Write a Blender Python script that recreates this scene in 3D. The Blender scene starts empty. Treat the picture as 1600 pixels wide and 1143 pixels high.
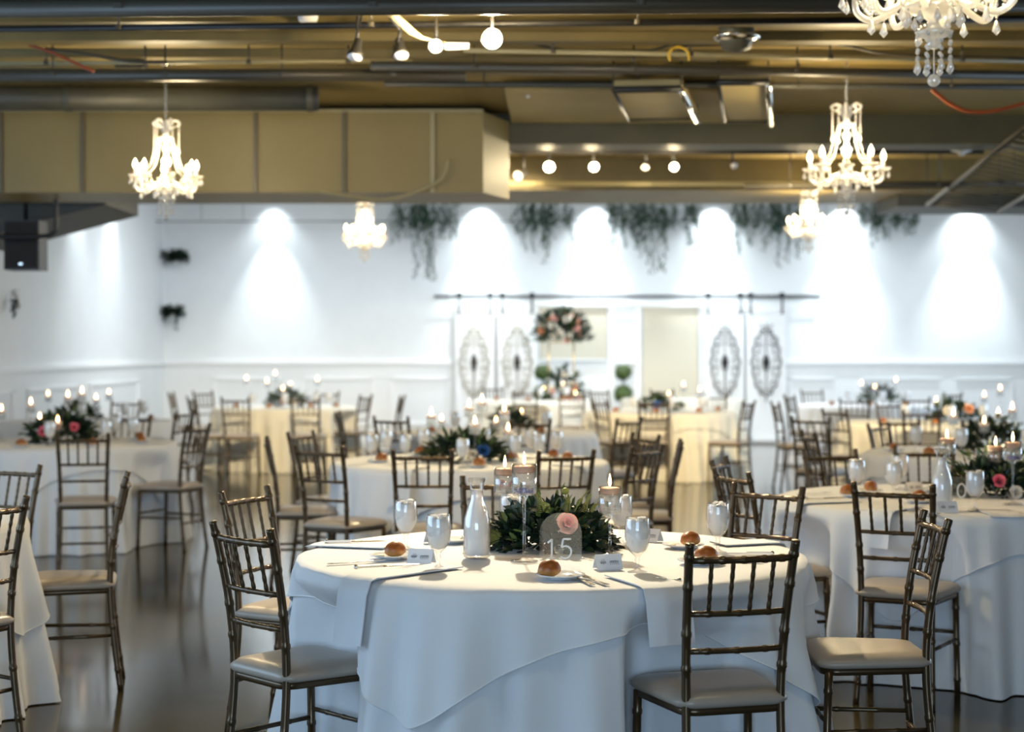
import bpy, math, random
from mathutils import Vector, Matrix, noise
random.seed(7)
PI = math.pi
C = bpy.context.scene.collection
SC = bpy.context.scene

# ------------------------------------------------------------------ camera, exposure, world
F, HY, H = 2620.0, 546.0, 1.48
cam = bpy.data.objects.new('camera', bpy.data.cameras.new('camera')); C.objects.link(cam)
cam.location = (0, 0, H)
cam.rotation_euler = (PI/2 - math.atan((571.5-HY)/F), 0, 0)
cam.data.sensor_width = 36; cam.data.lens = F/1600*36
cam.data.clip_end = 100; cam.data.clip_start = .05
cam.data.dof.use_dof = True; cam.data.dof.focus_distance = 5.45; cam.data.dof.aperture_fstop = 2.5
cam.data.dof.aperture_blades = 0
SC.camera = cam
SC.view_settings.view_transform = 'Standard'; SC.view_settings.look = 'None'
SC.view_settings.gamma = 1; SC.view_settings.use_curve_mapping = False
SC.view_settings.exposure = 0.06
cy = SC.cycles
cy.max_bounces = 7; cy.diffuse_bounces = 3; cy.glossy_bounces = 3; cy.transmission_bounces = 5
cy.transparent_max_bounces = 10; cy.sample_clamp_indirect = 3.0; cy.caustics_reflective = False; cy.caustics_refractive = False
cy.use_denoising = True
w = bpy.data.worlds.new('world'); SC.world = w; w.use_nodes = True
w.node_tree.nodes['Background'].inputs[0].default_value = (.55, .72, 1, 1)
w.node_tree.nodes['Background'].inputs[1].default_value = 1.0

def light(name, kind, loc, power, col, target=None, **k):
    d = bpy.data.lights.new(name, kind); d.energy = power; d.color = col
    for a, v in k.items(): setattr(d, a, v)
    o = bpy.data.objects.new(name, d); C.objects.link(o); o.location = loc
    if target is not None:
        o.rotation_euler = (Vector(target)-Vector(loc)).to_track_quat('-Z', 'Y').to_euler()
    return o

COOL = (.55, .78, 1.0); DAY = (.50, .74, 1.0); WARM = (1.0, .80, .47)
WALL_Y, LEFT_X, RIGHT_X, BACK_Y = 26.5, -5.5, 9.5, -5.0
# daylight through the windows behind the photographer, plus added daylight from both sides
light('daylight_back_window', 'AREA', (-.4, BACK_Y+.02, 1.6), 300, DAY, (-.4, 5, 1.35), shape='RECTANGLE', size=5.2, size_y=1.9)
light('added_right_daylight', 'AREA', (RIGHT_X-.02, 16, 1.75), 330, (.62, .82, 1.0), (0, 17, 1.4), shape='RECTANGLE', size=12, size_y=1.9)  # added, unseen: cool base fill for the far wall
light('added_left_daylight', 'AREA', (LEFT_X+.02, 6.5, 1.8), 130, DAY, (1.0, 11.5, .6), shape='RECTANGLE', size=7, size_y=1.9)  # added out of view to cool and brighten the cloth fronts farther back
# the strongest track lamps over the middle of the room
KEY = [((-.10, 8.22, 3.03), 190), ((-.40, 8.4, 2.98), 50), ((.30, 14.35, 3.04), 30), ((.68, 14.35, 3.04), 30), ((1.38, 14.35, 3.04), 30)]
light('track_lamp_beam', 'SPOT', (-.10, 8.20, 3.02), 500, (1.0, .86, .62), (.12, 5.7, .7), spot_size=math.radians(86), spot_blend=.8, shadow_soft_size=.04)
for p, e in KEY:
    light('track_lamp_light', 'POINT', p, e, WARM, shadow_soft_size=.045)
# added warm spots, kept out of view, that brighten the tables
for (x, y, z), t, e in [((-1.6, 13.5, 3.1), (-2.9, 20.5, .5), 1500), ((1.0, 13.6, 3.16), (1.7, 19.4, .5), 1300), ((2.8, 13.6, 3.16), (4.0, 17, .5), 700), ((2.3, 13.6, 3.16), (3.4, 21, .5), 300),
                        ((-.2, 13.6, 3.16), (.3, 23, .6), 900), ((.35, 13.6, 3.16), (-.27, 10.8, .7), 600), ((1.6, 13.6, 3.16), (2.2, 8.2, .7), 380), ((-3.0, 13.5, 3.1), (-3.5, 12.2, .7), 60),
                        ((4.2, 13.6, 3.16), (3.4, 11.6, .7), 120), ((-3.4, 10.2, 3.2), (-3.0, 7.0, .7), 160), ((-4.2, 13.5, 3.1), (-4.2, 17, .5), 120)]:
    light('added_table_spot', 'SPOT', (x, y, z), e, WARM, t, spot_size=math.radians(38), spot_blend=.9, shadow_soft_size=.05)
# wall washers
WASH = [((px-800)*WALL_Y/F) for px in (428, 752, 930, 1115, 1318, 1512)]
for k, x in enumerate(WASH):
    light('wall_washer_beam', 'SPOT', (x, WALL_Y-.5, 3.84), (250, 470, 460, 470, 470, 470)[k], (.84, .95, 1.0), (x, WALL_Y, 1.3), spot_size=math.radians(54), spot_blend=1, shadow_soft_size=.03)
    light('wall_washer_light', 'SPOT', (x, WALL_Y-.26, 3.86), (45, 110, 105, 110, 110, 105)[k], (.84, .95, 1.0), (x, WALL_Y+.22, 1.9), spot_size=math.radians(98), spot_blend=1, shadow_soft_size=.05)
for yy in (21.2, 23.0):
    light('wall_washer_light', 'SPOT', (LEFT_X+.28, yy, 3.85), 100, (.84, .95, 1.0), (LEFT_X-.15, yy, 1.9), spot_size=math.radians(70), spot_blend=1, shadow_soft_size=.05)
light('added_far_fill', 'AREA', (1.5, 23, 3.88), 820, (.88, .95, 1.0), (1.5, 23.9, 0), shape='RECTANGLE', size=12, size_y=3.0)  # added area fill without a fixture, lifts the far wall

# ------------------------------------------------------------------ materials
def nodes(m): return m.node_tree.nodes, m.node_tree.links
def mat(name, col, rough=.5, metal=0, noise_amt=0, noise_scale=20, bump=0, spec=.5, **k):
    m = bpy.data.materials.new(name); m.use_nodes = True
    n, l = nodes(m); b = n['Principled BSDF']
    b.inputs['Base Color'].default_value = (*col, 1); b.inputs['Roughness'].default_value = rough
    b.inputs['Metallic'].default_value = metal; b.inputs['Specular IOR Level'].default_value = spec
    for a, v in k.items():
        b.inputs[a.replace('_', ' ')].default_value = v
    if noise_amt or bump:
        tc = n.new('ShaderNodeTexCoord'); t = n.new('ShaderNodeTexNoise'); t.inputs['Scale'].default_value = noise_scale
        t.inputs['Detail'].default_value = 5
        l.new(tc.outputs['Object'], t.inputs['Vector'])
        if noise_amt:
            r = n.new('ShaderNodeValToRGB')
            r.color_ramp.elements[0].position = .3; r.color_ramp.elements[1].position = .7
            r.color_ramp.elements[0].color = (*[c*(1-noise_amt) for c in col], 1)
            r.color_ramp.elements[1].color = (*[min(1, c*(1+noise_amt)) for c in col], 1)
            l.new(t.outputs['Fac'], r.inputs['Fac']); l.new(r.outputs['Color'], b.inputs['Base Color'])
        if bump:
            bp = n.new('ShaderNodeBump'); bp.inputs['Strength'].default_value = bump; bp.inputs['Distance'].default_value = .01
            l.new(t.outputs['Fac'], bp.inputs['Height']); l.new(bp.outputs['Normal'], b.inputs['Normal'])
    return m
def emis(name, col, s):
    m = bpy.data.materials.new(name); m.use_nodes = True; n, l = nodes(m); n.clear()
    e = n.new('ShaderNodeEmission'); o = n.new('ShaderNodeOutputMaterial')
    e.inputs[0].default_value = (*col, 1); e.inputs[1].default_value = s; l.new(e.outputs[0], o.inputs[0])
    return m
def mixmat(name, parts):
    """parts: list of (weight, shader type, colour, roughness)"""
    m = bpy.data.materials.new(name); m.use_nodes = True; n, l = nodes(m); n.clear()
    o = n.new('ShaderNodeOutputMaterial'); prev = None; tot = 0
    for wgt, kind, col, ro in parts:
        s = n.new('ShaderNodeBsdf'+kind)
        s.inputs['Color'].default_value = (*col, 1)
        if 'Roughness' in s.inputs and ro is not None: s.inputs['Roughness'].default_value = ro
        tot += wgt
        if prev is None: prev = s.outputs[0]
        else:
            mx = n.new('ShaderNodeMixShader'); mx.inputs[0].default_value = wgt/tot
            l.new(prev, mx.inputs[1]); l.new(s.outputs[0], mx.inputs[2]); prev = mx.outputs[0]
    l.new(prev, o.inputs[0]); return m
def thin_glass(name, tint=(1, 1, 1), strength=1.0):
    m = bpy.data.materials.new(name); m.use_nodes = True; n, l = nodes(m); n.clear()
    o = n.new('ShaderNodeOutputMaterial'); t = n.new('ShaderNodeBsdfTransparent'); g = n.new('ShaderNodeBsdfGlossy')
    g.inputs['Roughness'].default_value = .03; t.inputs[0].default_value = (*tint, 1)
    f = n.new('ShaderNodeLayerWeight'); f.inputs[0].default_value = .35
    mu = n.new('ShaderNodeMath'); mu.operation = 'MULTIPLY_ADD'; mu.inputs[1].default_value = .75*strength; mu.inputs[2].default_value = .06
    mx = n.new('ShaderNodeMixShader')
    l.new(f.outputs['Facing'], mu.inputs[0]); l.new(mu.outputs[0], mx.inputs[0]); l.new(t.outputs[0], mx.inputs[1]); l.new(g.outputs[0], mx.inputs[2]); l.new(mx.outputs[0], o.inputs[0])
    return m

M = {}
M['wall'] = mat('white_wall_paint', (.80, .82, .83), .55, noise_amt=.02, noise_scale=3)
M['trim'] = mat('white_trim_paint', (.86, .87, .88), .35)
M['ceiling'] = mat('tan_ceiling_paint', (.26, .19, .062), .6, noise_amt=.12, noise_scale=2.2, bump=.1)
M['ceil_dark'] = mat('dark_ceiling_paint', (.045, .045, .035), .5, noise_amt=.2, noise_scale=3)
M['deck'] = mat('olive_deck_paint', (.165, .125, .042), .5, noise_amt=.15, noise_scale=3)
M['beamdark'] = mat('dark_olive_beam_paint', (.085, .072, .032), .5, noise_amt=.15, noise_scale=3)
M['duct'] = mat('tan_duct_paint', (.25, .185, .060), .45, noise_amt=.08, noise_scale=1.6)
M['duct_edge'] = mat('duct_flange_paint', (.12, .095, .045), .4)
M['pipe'] = mat('painted_pipe', (.055, .048, .034), .4)
M['tanpipe'] = mat('tan_painted_pipe', (.36, .31, .17), .4)
M['black'] = mat('black_metal', (.02, .02, .022), .4, metal=.4)
M['spk'] = mat('black_speaker_cloth', (.012, .012, .014), .8, bump=.2, noise_scale=200)
M['bronze'] = mat('bronze_chair_lacquer', (.088, .056, .027), .28, metal=.5, noise_amt=.15, noise_scale=14)
M['cushion'] = mat('beige_satin_vinyl', (.40, .34, .28), .32, noise_amt=.05, noise_scale=9, bump=.04)
M['cloth'] = mat('white_polyester_cloth', (.80, .81, .83), .75, bump=.12, noise_scale=220, Sheen_Weight=.15)
M['overlay'] = mat('white_overlay_cloth', (.83, .83, .84), .75, bump=.12, noise_scale=260, Sheen_Weight=.15)
M['ivory'] = mat('ivory_cloth', (.80, .76, .66), .75, bump=.1, noise_scale=220)
M['napkin'] = mat('white_napkin', (.80, .82, .86), .7, bump=.1, noise_scale=300)
M['china'] = mat('white_china', (.84, .85, .87), .12)
M['card'] = mat('white_card', (.86, .86, .88), .7)
M['ink'] = mat('grey_ink', (.10, .10, .12), .6)
M['silver'] = mat('polished_cutlery', (.75, .72, .68), .15, metal=1)
M['glass'] = thin_glass('clear_glass')
M['water'] = mat('ice_water', (.97, .98, 1), .12, Subsurface_Weight=1.0, Subsurface_Scale=.06, Subsurface_Radius=(1, 1, 1))
M['water_old'] = mixmat('milky', [(.56, 'Translucent', (.97, .98, 1), None), (.32, 'Diffuse', (.97, .98, 1), None), (.06, 'Transparent', (1, 1, 1), None), (.10, 'Glossy', (1, 1, 1), .15)])
M['clearwater'] = mixmat('clear_water', [(.70, 'Transparent', (.95, .98, 1), None), (.22, 'Translucent', (.95, .97, 1), None), (.10, 'Glossy', (1, 1, 1), .05)])
M['acrylic'] = mixmat('frosted_acrylic', [(.93, 'Transparent', (.96, .98, 1), None), (.03, 'Translucent', (.9, .95, .95), None), (.03, 'Glossy', (1, 1, 1), .1)])
M['white_ink'] = mat('white_number_ink', (.92, .93, .94), .5)
M['wax'] = mixmat('pale_pink_wax', [(.6, 'Diffuse', (.98, .80, .70), None), (.4, 'Translucent', (1, .80, .68), None)])
M['rosedeep'] = mat('warm_pink_petal', (.88, .30, .30), .5)
M['waxwhite'] = mat('cream_wax', (.95, .86, .72), .4, Subsurface_Weight=.3)
M['flame'] = emis('candle_flame', (1, .62, .30), 14)
M['wick'] = mat('charred_wick', (.02, .02, .02), .9)
M['gem'] = mat('blue_glass_gems', (.01, .05, .45), .1)
M['leaf'] = mat('dark_green_leaf', (.013, .030, .016), .42, noise_amt=.5, noise_scale=9)
M['board'] = mat('pale_tan_board', (.46, .37, .17), .6, noise_amt=.1, noise_scale=2)
M['garland'] = mat('deep_green_trailing_leaf', (.022, .065, .032), .5, noise_amt=.4, noise_scale=12)
M['leaf2'] = mat('mid_green_leaf', (.07, .115, .03), .5, noise_amt=.4, noise_scale=12)
M['leaf3'] = mat('grey_green_leaf', (.13, .19, .16), .55, noise_amt=.3, noise_scale=12)
M['fern'] = mat('yellow_green_fern', (.16, .19, .04), .6, noise_amt=.3, noise_scale=12)
M['rose'] = mat('blush_pink_petal', (.93, .50, .42), .5, noise_amt=.12, noise_scale=30, Subsurface_Weight=.1)
M['rosepink'] = mat('deep_pink_petal', (.80, .16, .24), .5, noise_amt=.2, noise_scale=30)
M['rosewhite'] = mat('cream_petal', (.90, .83, .70), .5)
M['peach'] = mat('peach_petal', (.90, .42, .22), .5, noise_amt=.1, noise_scale=30)
M['bluepetal'] = mat('blue_petal', (.02, .10, .35), .5, noise_amt=.3, noise_scale=30)
M['crystal'] = mixmat('cut_crystal', [(.40, 'Translucent', (1, .97, .90), None), (.22, 'Diffuse', (1, .96, .88), None), (.20, 'Glossy', (1, 1, 1), .08), (.22, 'Transparent', (1, 1, 1), None)])
M['drop'] = mixmat('clear_crystal_drop', [(.50, 'Translucent', (1, .97, .92), None), (.15, 'Diffuse', (1, .97, .92), None), (.25, 'Glossy', (1, 1, 1), .05), (.20, 'Transparent', (1, 1, 1), None)])
M['chrome'] = mat('chrome', (.8, .78, .72), .15, metal=1)
M['bulb'] = emis('lit_candle_bulb', (1, .80, .50), 16)
M['tracklit'] = emis('lit_track_bulb', (1, .86, .55), 30)
M['trackdim'] = mat('unlit_lamp_face', (.80, .78, .78), .3)
M['washlens'] = emis('wall_washer_lens', (.75, .92, 1), 9)
M['orange'] = mat('orange_cable', (.30, .06, .01), .5)
M['yellow'] = mat('yellow_hook', (.60, .38, .03), .5)
M['gold'] = mat('gold_metal', (.72, .52, .25), .25, metal=1)
M['iron'] = mat('grey_wrought_iron', (.13, .12, .11), .6)
M['ironpale'] = mat('beige_wrought_iron', (.34, .30, .22), .6)
M['shade'] = mat('beige_roller_shade', (.60, .55, .44), .8)
M['whiteplastic'] = mat('white_plastic', (.75, .75, .75), .4)

def ramp_mat():
    m = bpy.data.materials.new('toasted_bread'); m.use_nodes = True; n, l = nodes(m); b = n['Principled BSDF']
    tc = n.new('ShaderNodeTexCoord'); sep = n.new('ShaderNodeSeparateXYZ'); t = n.new('ShaderNodeTexNoise'); t.inputs['Scale'].default_value = 60
    ad = n.new('ShaderNodeMath'); ad.operation = 'MULTIPLY_ADD'; ad.inputs[1].default_value = .35
    r = n.new('ShaderNodeValToRGB')
    r.color_ramp.elements[0].color = (.62, .33, .10, 1); r.color_ramp.elements[0].position = .25
    r.color_ramp.elements[1].color = (.30, .085, .015, 1); r.color_ramp.elements[1].position = .75
    l.new(tc.outputs['Generated'], sep.inputs[0]); l.new(tc.outputs['Object'], t.inputs['Vector'])
    l.new(t.outputs['Fac'], ad.inputs[0]); l.new(sep.outputs['Z'], ad.inputs[2]); l.new(ad.outputs[0], r.inputs[0]); l.new(r.outputs[0], b.inputs['Base Color'])
    b.inputs['Roughness'].default_value = .4
    return m
M['bread'] = ramp_mat()
def floor_mat():
    m = bpy.data.materials.new('polished_concrete'); m.use_nodes = True; n, l = nodes(m); b = n['Principled BSDF']
    tc = n.new('ShaderNodeTexCoord'); t = n.new('ShaderNodeTexNoise'); t.inputs['Scale'].default_value = .9; t.inputs['Detail'].default_value = 8
    r = n.new('ShaderNodeValToRGB'); r.color_ramp.elements[0].color = (.022, .018, .007, 1); r.color_ramp.elements[1].color = (.065, .052, .020, 1)
    r.color_ramp.elements[0].position = .3; r.color_ramp.elements[1].position = .75
    rr = n.new('ShaderNodeMapRange'); rr.inputs['To Min'].default_value = .08; rr.inputs['To Max'].default_value = .15
    t2 = n.new('ShaderNodeTexNoise'); t2.inputs['Scale'].default_value = 6; bp = n.new('ShaderNodeBump'); bp.inputs['Strength'].default_value = .05
    l.new(tc.outputs['Object'], t.inputs['Vector']); l.new(tc.outputs['Object'], t2.inputs['Vector']); l.new(t.outputs['Fac'], r.inputs[0]); l.new(r.outputs[0], b.inputs['Base Color'])
    l.new(t.outputs['Fac'], rr.inputs[0]); l.new(rr.outputs[0], b.inputs['Roughness']); l.new(t2.outputs['Fac'], bp.inputs['Height']); l.new(bp.outputs[0], b.inputs['Normal'])
    return m
M['floor'] = floor_mat()

# ------------------------------------------------------------------ mesh builder
class MB:
    def __init__(s): s.v = []; s.f = []; s.smooth = []
    def add(s, vs, fs, smooth=True):
        k = len(s.v); s.v += [tuple(a) for a in vs]
        for f in fs: s.f.append(tuple(i+k for i in f)); s.smooth.append(smooth)
        return s
    def box(s, c, d, rz=0, rx=0):
        x, y, z = d[0]/2, d[1]/2, d[2]/2
        R = Matrix.Rotation(rz, 3, 'Z') @ Matrix.Rotation(rx, 3, 'X')
        vs = [R @ Vector((i*x, j*y, k*z)) + Vector(c) for i in (-1, 1) for j in (-1, 1) for k in (-1, 1)]
        return s.add(vs, [(0, 1, 3, 2), (4, 6, 7, 5), (0, 4, 5, 1), (2, 3, 7, 6), (0, 2, 6, 4), (1, 5, 7, 3)], False)
    def tube(s, pts, r, n=8, closed=False, cap=True):
        pts = [Vector(p) for p in pts]; m = len(pts)
        rs = r if isinstance(r, (list, tuple)) else [r]*m
        vs = []; up = None
        for i, p in enumerate(pts):
            a = pts[(i-1) % m] if (closed or i > 0) else p; b = pts[(i+1) % m] if (closed or i < m-1) else p
            t = (b-a).normalized() if (b-a).length > 1e-9 else Vector((0, 0, 1))
            if up is None: up = t.orthogonal().normalized()
            up = (up - t*up.dot(t)); up = up.normalized() if up.length > 1e-6 else t.orthogonal().normalized()
            q = t.cross(up)
            for k in range(n):
                a_ = 2*PI*k/n; vs.append(p + (up*math.cos(a_)+q*math.sin(a_))*rs[i])
        fs = []
        for i in range(m if closed else m-1):
            j = (i+1) % m
            for k in range(n): fs.append((i*n+k, i*n+(k+1) % n, j*n+(k+1) % n, j*n+k))
        if cap and not closed: fs += [tuple(range(n-1, -1, -1)), tuple((m-1)*n+k for k in range(n))]
        return s.add(vs, fs)
    def lathe(s, prof, c=(0, 0, 0), n=20, capb=False, capt=False):
        c = Vector(c); vs = [c+Vector((r*math.cos(2*PI*k/n), r*math.sin(2*PI*k/n), z)) for r, z in prof for k in range(n)]
        m = len(prof); fs = [(i*n+k, i*n+(k+1) % n, (i+1)*n+(k+1) % n, (i+1)*n+k) for i in range(m-1) for k in range(n)]
        if capb: fs.append(tuple(range(n-1, -1, -1)))
        if capt: fs.append(tuple((m-1)*n+k for k in range(n)))
        return s.add(vs, fs)
    def ball(s, c, r, n=8, sz=1, sx=1):
        pr = [(max(1e-5, r*math.sin(PI*i/n)), -r*sz*math.cos(PI*i/n)) for i in range(n+1)]
        return s.lathe(pr, c, max(6, n))
    def grid(s, fn, nu, nv, smooth=True, cu=False):
        vs = [fn(i/nu, j/nv) for j in range(nv+1) for i in range(nu if cu else nu+1)]
        w = nu if cu else nu+1
        return s.add(vs, [(j*w+i, j*w+(i+1) % w, (j+1)*w+(i+1) % w, (j+1)*w+i) for j in range(nv) for i in range(nu)], smooth)
    def leaf(s, p, d, nrm, L, W):
        d = Vector(d).normalized(); side = d.cross(Vector(nrm))
        side = side.normalized() if side.length > 1e-5 else d.orthogonal().normalized()
        up = side.cross(d); p = Vector(p)
        a = [p, p+d*L*.35+side*W*.5+up*W*.12, p+d*L*.75+side*W*.33+up*W*.1, p+d*L-up*W*.15, p+d*L*.75-side*W*.33+up*W*.1, p+d*L*.35-side*W*.5+up*W*.12, p+d*L*.4-up*W*.05]
        return s.add(a, [(0, 1, 6), (1, 2, 3, 6), (6, 3, 4, 5), (0, 6, 5)])
    def mesh(s, name, m):
        me = bpy.data.meshes.new(name); me.from_pydata(s.v, [], s.f)
        me.polygons.foreach_set('use_smooth', s.smooth); me.materials.append(M[m] if isinstance(m, str) else m); me.update()
        return me
    def obj(s, name, m, parent=None, loc=None):
        o = bpy.data.objects.new(name, s.mesh(name, m)); C.objects.link(o)
        if parent is not None: o.parent = parent
        if loc is not None: o.location = loc
        return o

SEEN = {}
def tag(o, label=None, cat=None, group=None, kind=None):
    if label:
        n = len(label.split())
        if n > 16 or n < 4: print('LABEL LENGTH', n, label)
        if label in SEEN: print('DUP LABEL', label)
        SEEN[label] = 1; o['label'] = label
    if cat: o['category'] = cat
    if group: o['group'] = group
    if kind: o['kind'] = kind
    return o
def empty(name, loc=(0, 0, 0), rz=0):
    o = bpy.data.objects.new(name, None); C.objects.link(o); o.location = loc; o.rotation_euler = (0, 0, rz); o.empty_display_size = .05
    return o
def struct(mb, name, m): return tag(mb.obj(name, m), kind='structure')
def children(o): return KIDS.get(o.name, [])
def copy_tree(o, parent=None):
    c = o.copy(); C.objects.link(c)
    for k in ('label', 'category', 'group'):
        if k in c and parent is None: del c[k]
    if parent is not None: c.parent = parent
    for ch in [x for x in ALLKIDS(o)]: copy_tree(ch, c)
    return c
_kid = {}
def ALLKIDS(o):
    if o.name not in _kid: _kid[o.name] = list(o.children)
    return _kid[o.name]
used = set()
def place(proto, loc, rz=0, sc=None):
    if proto.name not in used: used.add(proto.name); o = proto; ALLKIDS(proto)
    else: o = copy_tree(proto)
    o.location = loc; o.rotation_euler = (0, 0, rz)
    if sc: o.scale = sc if isinstance(sc, (tuple, list)) else (sc, sc, sc)
    return o
def P(px, py, z):               # the point on the level plane z that the pixel shows
    D = (H-z)*F/(py-HY); return Vector(((px-800)*D/F, D, z))
def Q(px, py, D):               # the point at distance D that the pixel shows
    return Vector(((px-800)*D/F, D, H-(py-HY)*D/F))
TZ = .765

# ------------------------------------------------------------------ room shell
struct(MB().box((2, 10.75, -.05), (15.4, 31.9, .1)), 'floor', 'floor')
struct(MB().box((2, WALL_Y+.06, 2.0), (15.2, .12, 4.1)), 'wall_far', 'wall')
struct(MB().box((LEFT_X-.06, -1.0, 2.0), (.12, 8.0, 4.1)).box((LEFT_X-.06, 18.25, 2.0), (.12, 16.5, 4.1)).box((LEFT_X-.06, 6.5, .4), (.12, 7.1, .8)).box((LEFT_X-.06, 6.5, 3.4), (.12, 7.1, 1.3)), 'wall_left', 'wall')
wb = MB()
wb.box((RIGHT_X+.06, 2.5, 2.0), (.12, 15.0, 4.1)); wb.box((RIGHT_X+.06, 24.3, 2.0), (.12, 4.5, 4.1))
wb.box((RIGHT_X+.06, 16, .38), (.12, 12.1, .76)); wb.box((RIGHT_X+.06, 16, 3.4), (.12, 12.1, 1.3))
struct(wb, 'wall_right', 'wall')
wb = MB(); wb.box((2, BACK_Y-.06, .28), (15.2, .12, .56)); wb.box((2, BACK_Y-.06, 3.3), (15.2, .12, 1.5))
wb.box((-4.3, BACK_Y-.06, 1.55), (2.6, .12, 2.0)); wb.box((5.9, BACK_Y-.06, 1.55), (7.4, .12, 2.0)); struct(wb, 'wall_back', 'wall')
struct(MB().box((2, 6.45, 3.36), (15.2, 23.1, .12)), 'ceiling', 'ceiling')
struct(MB().box((2, 22.0, 4.0), (15.2, 9.2, .1)), 'ceiling_far', 'ceil_dark')
# bulkhead between the two ceilings
struct(MB().box((2, 16.75, 3.2), (15.0, 1.5, .40)).box((2, 17.45, 3.7), (15, .1, .7)), 'beam_bulkhead', 'deck')
struct(MB().box((4.55, 13.2, 3.185), (9.7, .4, .23)), 'beam_main', 'beamdark')
struct(MB().box((2, 7.6, 3.19), (15.0, .22, .22)), 'beam_near', 'ceil_dark')
# far wall chair rail, skirting and panel mouldings
mb = MB()
for a, b in ((LEFT_X, -.92), (4.2, RIGHT_X)):
    mb.box(((a+b)/2, WALL_Y-.02, 1.28), (b-a, .045, .05)); mb.box(((a+b)/2, WALL_Y-.012, 1.24), (b-a, .025, .03))
struct(mb, 'trim_1', 'trim')
struct(MB().box((LEFT_X+.02, 17, 1.27), (.045, 18.8, .05)).box((LEFT_X+.012, 17, 1.24), (.025, 18.8, .03)), 'trim_2', 'trim')
struct(MB().box((2, WALL_Y-.01, .07), (15, .025, .14)), 'baseboard_far', 'trim')
struct(MB().box((LEFT_X+.01, 17, .07), (.025, 18.9, .14)), 'baseboard_left', 'trim')
def frame_rect(mb, x0, x1, z0, z1, y, w_=.035, d=.03):
    mb.box(((x0+x1)/2, y, z1), (x1-x0, d, w_)); mb.box(((x0+x1)/2, y, z0), (x1-x0, d, w_))
    mb.box((x0, y, (z0+z1)/2), (w_, d, z1-z0+w_)); mb.box((x1, y, (z0+z1)/2), (w_, d, z1-z0+w_))
mb = MB()
for a, b in ((-4.7, -3.6), (-3.3, -2.2), (-1.9, -1.0), (4.4, 5.1), (5.5, 6.8), (7.0, 7.9)): frame_rect(mb, a, b, .3, 1.02, WALL_Y-.012)
struct(mb, 'trim_3', 'trim')
mb = MB()
for a, b in ((16.2, 18.4), (19.0, 21.2), (21.8, 24.6)):
    x = LEFT_X+.012
    mb.box((x, (a+b)/2, 1.02), (.03, b-a, .035)); mb.box((x, (a+b)/2, .3), (.03, b-a, .035)); mb.box((x, a, .66), (.03, .035, .75)); mb.box((x, b, .66), (.03, .035, .75))
struct(mb, 'trim_4', 'trim')

# ------------------------------------------------------------------ barn doors, track, shades
wx = lambda px: (px-800)*WALL_Y/F
wz = lambda py: H-(py-HY)*WALL_Y/F
t = empty('barn_door_track', (wx(980), WALL_Y-.1, wz(463))); tag(t, 'long black barn door track across the white far wall', 'door track')
MB().box((0, 0, 0), (wx(1282)-wx(680), .012, .042)).obj('rail', 'black', t)
for px in range(700, 1281, 96): MB().tube([(wx(px)-wx(980), 0, 0), (wx(px)-wx(980), .1, 0)], .012).obj('standoff', 'black', t)
def scroll_mb():
    m = MB(); R_ = .0085
    def spiral(cx, cz, r0, a0, a1, sx=1):
        m.tube([(sx*(cx+r0*(1-.75*i/22)*math.cos(a0+(a1-a0)*i/22)), 0, cz+r0*(1-.75*i/22)*math.sin(a0+(a1-a0)*i/22)) for i in range(23)], R_, 5)
    for sx in (-1, 1):
        for (cx, cz, r0, a0, a1) in ((.12, .36, .085, -2.4, 4.5), (.15, .19, .095, 2.4, -4.5), (.17, .02, .10, -2.2, 4.6), (.15, -.16, .095, 2.4, -4.2), (.11, -.33, .08, -2.2, 4.6), (.06, -.47, .05, 2.2, -4.2), (.06, .49, .05, -2.2, 4.2)):
            spiral(cx, cz, r0, a0, a1, sx)
        m.tube([(sx*.22*math.cos(a)*(.75+.25*math.cos(a)), 0, .52*math.sin(a)) for a in [(-PI/2+PI*i/24) for i in range(25)]], R_*.9, 5)
        m.tube([(sx*.05*math.sin(PI*i/10), 0, -.1+.2*i/10) for i in range(11)], R_*1.3, 5)
    m.tube([(0, 0, -.62), (0, 0, .62)], R_*1.1, 6)
    m.tube([(-.11, 0, .60), (-.05, 0, .56), (.05, 0, .56), (.11, 0, .60)], R_, 5)
    return m
scrollme = scroll_mb().mesh('iron_scroll', 'iron')
rosette = MB().box((0, -.02, 0), (.075, .05, .11)).ball((0, -.02, .09), .035).ball((0, -.02, -.09), .035).mesh('scroll_center', 'black')
for (a, b, sc_, lab) in ((712, 772, 741, 'white barn door nearest the left end of the track'), (779, 837, 808, 'white barn door left of the tall flower stand'),
                    (1099, 1161, 1131, 'white barn door just right of the beige shades'), (1165, 1226, 1195, 'white barn door nearest the right end of the track')):
    d = empty('barn_door', (wx((a+b)/2), WALL_Y-.09, 0)); tag(d, lab, 'barn door', 'white barn doors with iron scrolls')
    ww = wx(b)-wx(a); zt = wz(480)
    MB().box((0, 0, (zt+.02)/2), (ww, .035, zt-.02)).obj('panel', 'trim', d)
    m = MB(); frame_rect(m, -ww/2+.04, ww/2-.04, .08, zt-.05, -.022, .07, .015); m.obj('frame', 'trim', d)
    for px in (a+6, b-6):
        MB().box((wx(px)-wx((a+b)/2), -.04, zt+.03), (.03, .012, .28)).tube([(wx(px)-wx((a+b)/2), -.045, zt+.19), (wx(px)-wx((a+b)/2), .02, zt+.19)], .045, 12).obj('hanger', 'black', d)
    s_ = bpy.data.objects.new('iron_scroll', scrollme); C.objects.link(s_); s_.parent = d; s_.location = (wx(sc_)-wx((a+b)/2), -.05, wz(566)); s_['label'] = 'grey wrought iron scroll medallion'
    if a < 900:
        s_.data = scrollme.copy(); s_.data.materials[0] = M['ironpale']; s_['label'] = 'beige wrought iron scroll medallion'
    r_ = bpy.data.objects.new('scroll_center', rosette); C.objects.link(r_); r_.parent = s_
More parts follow.
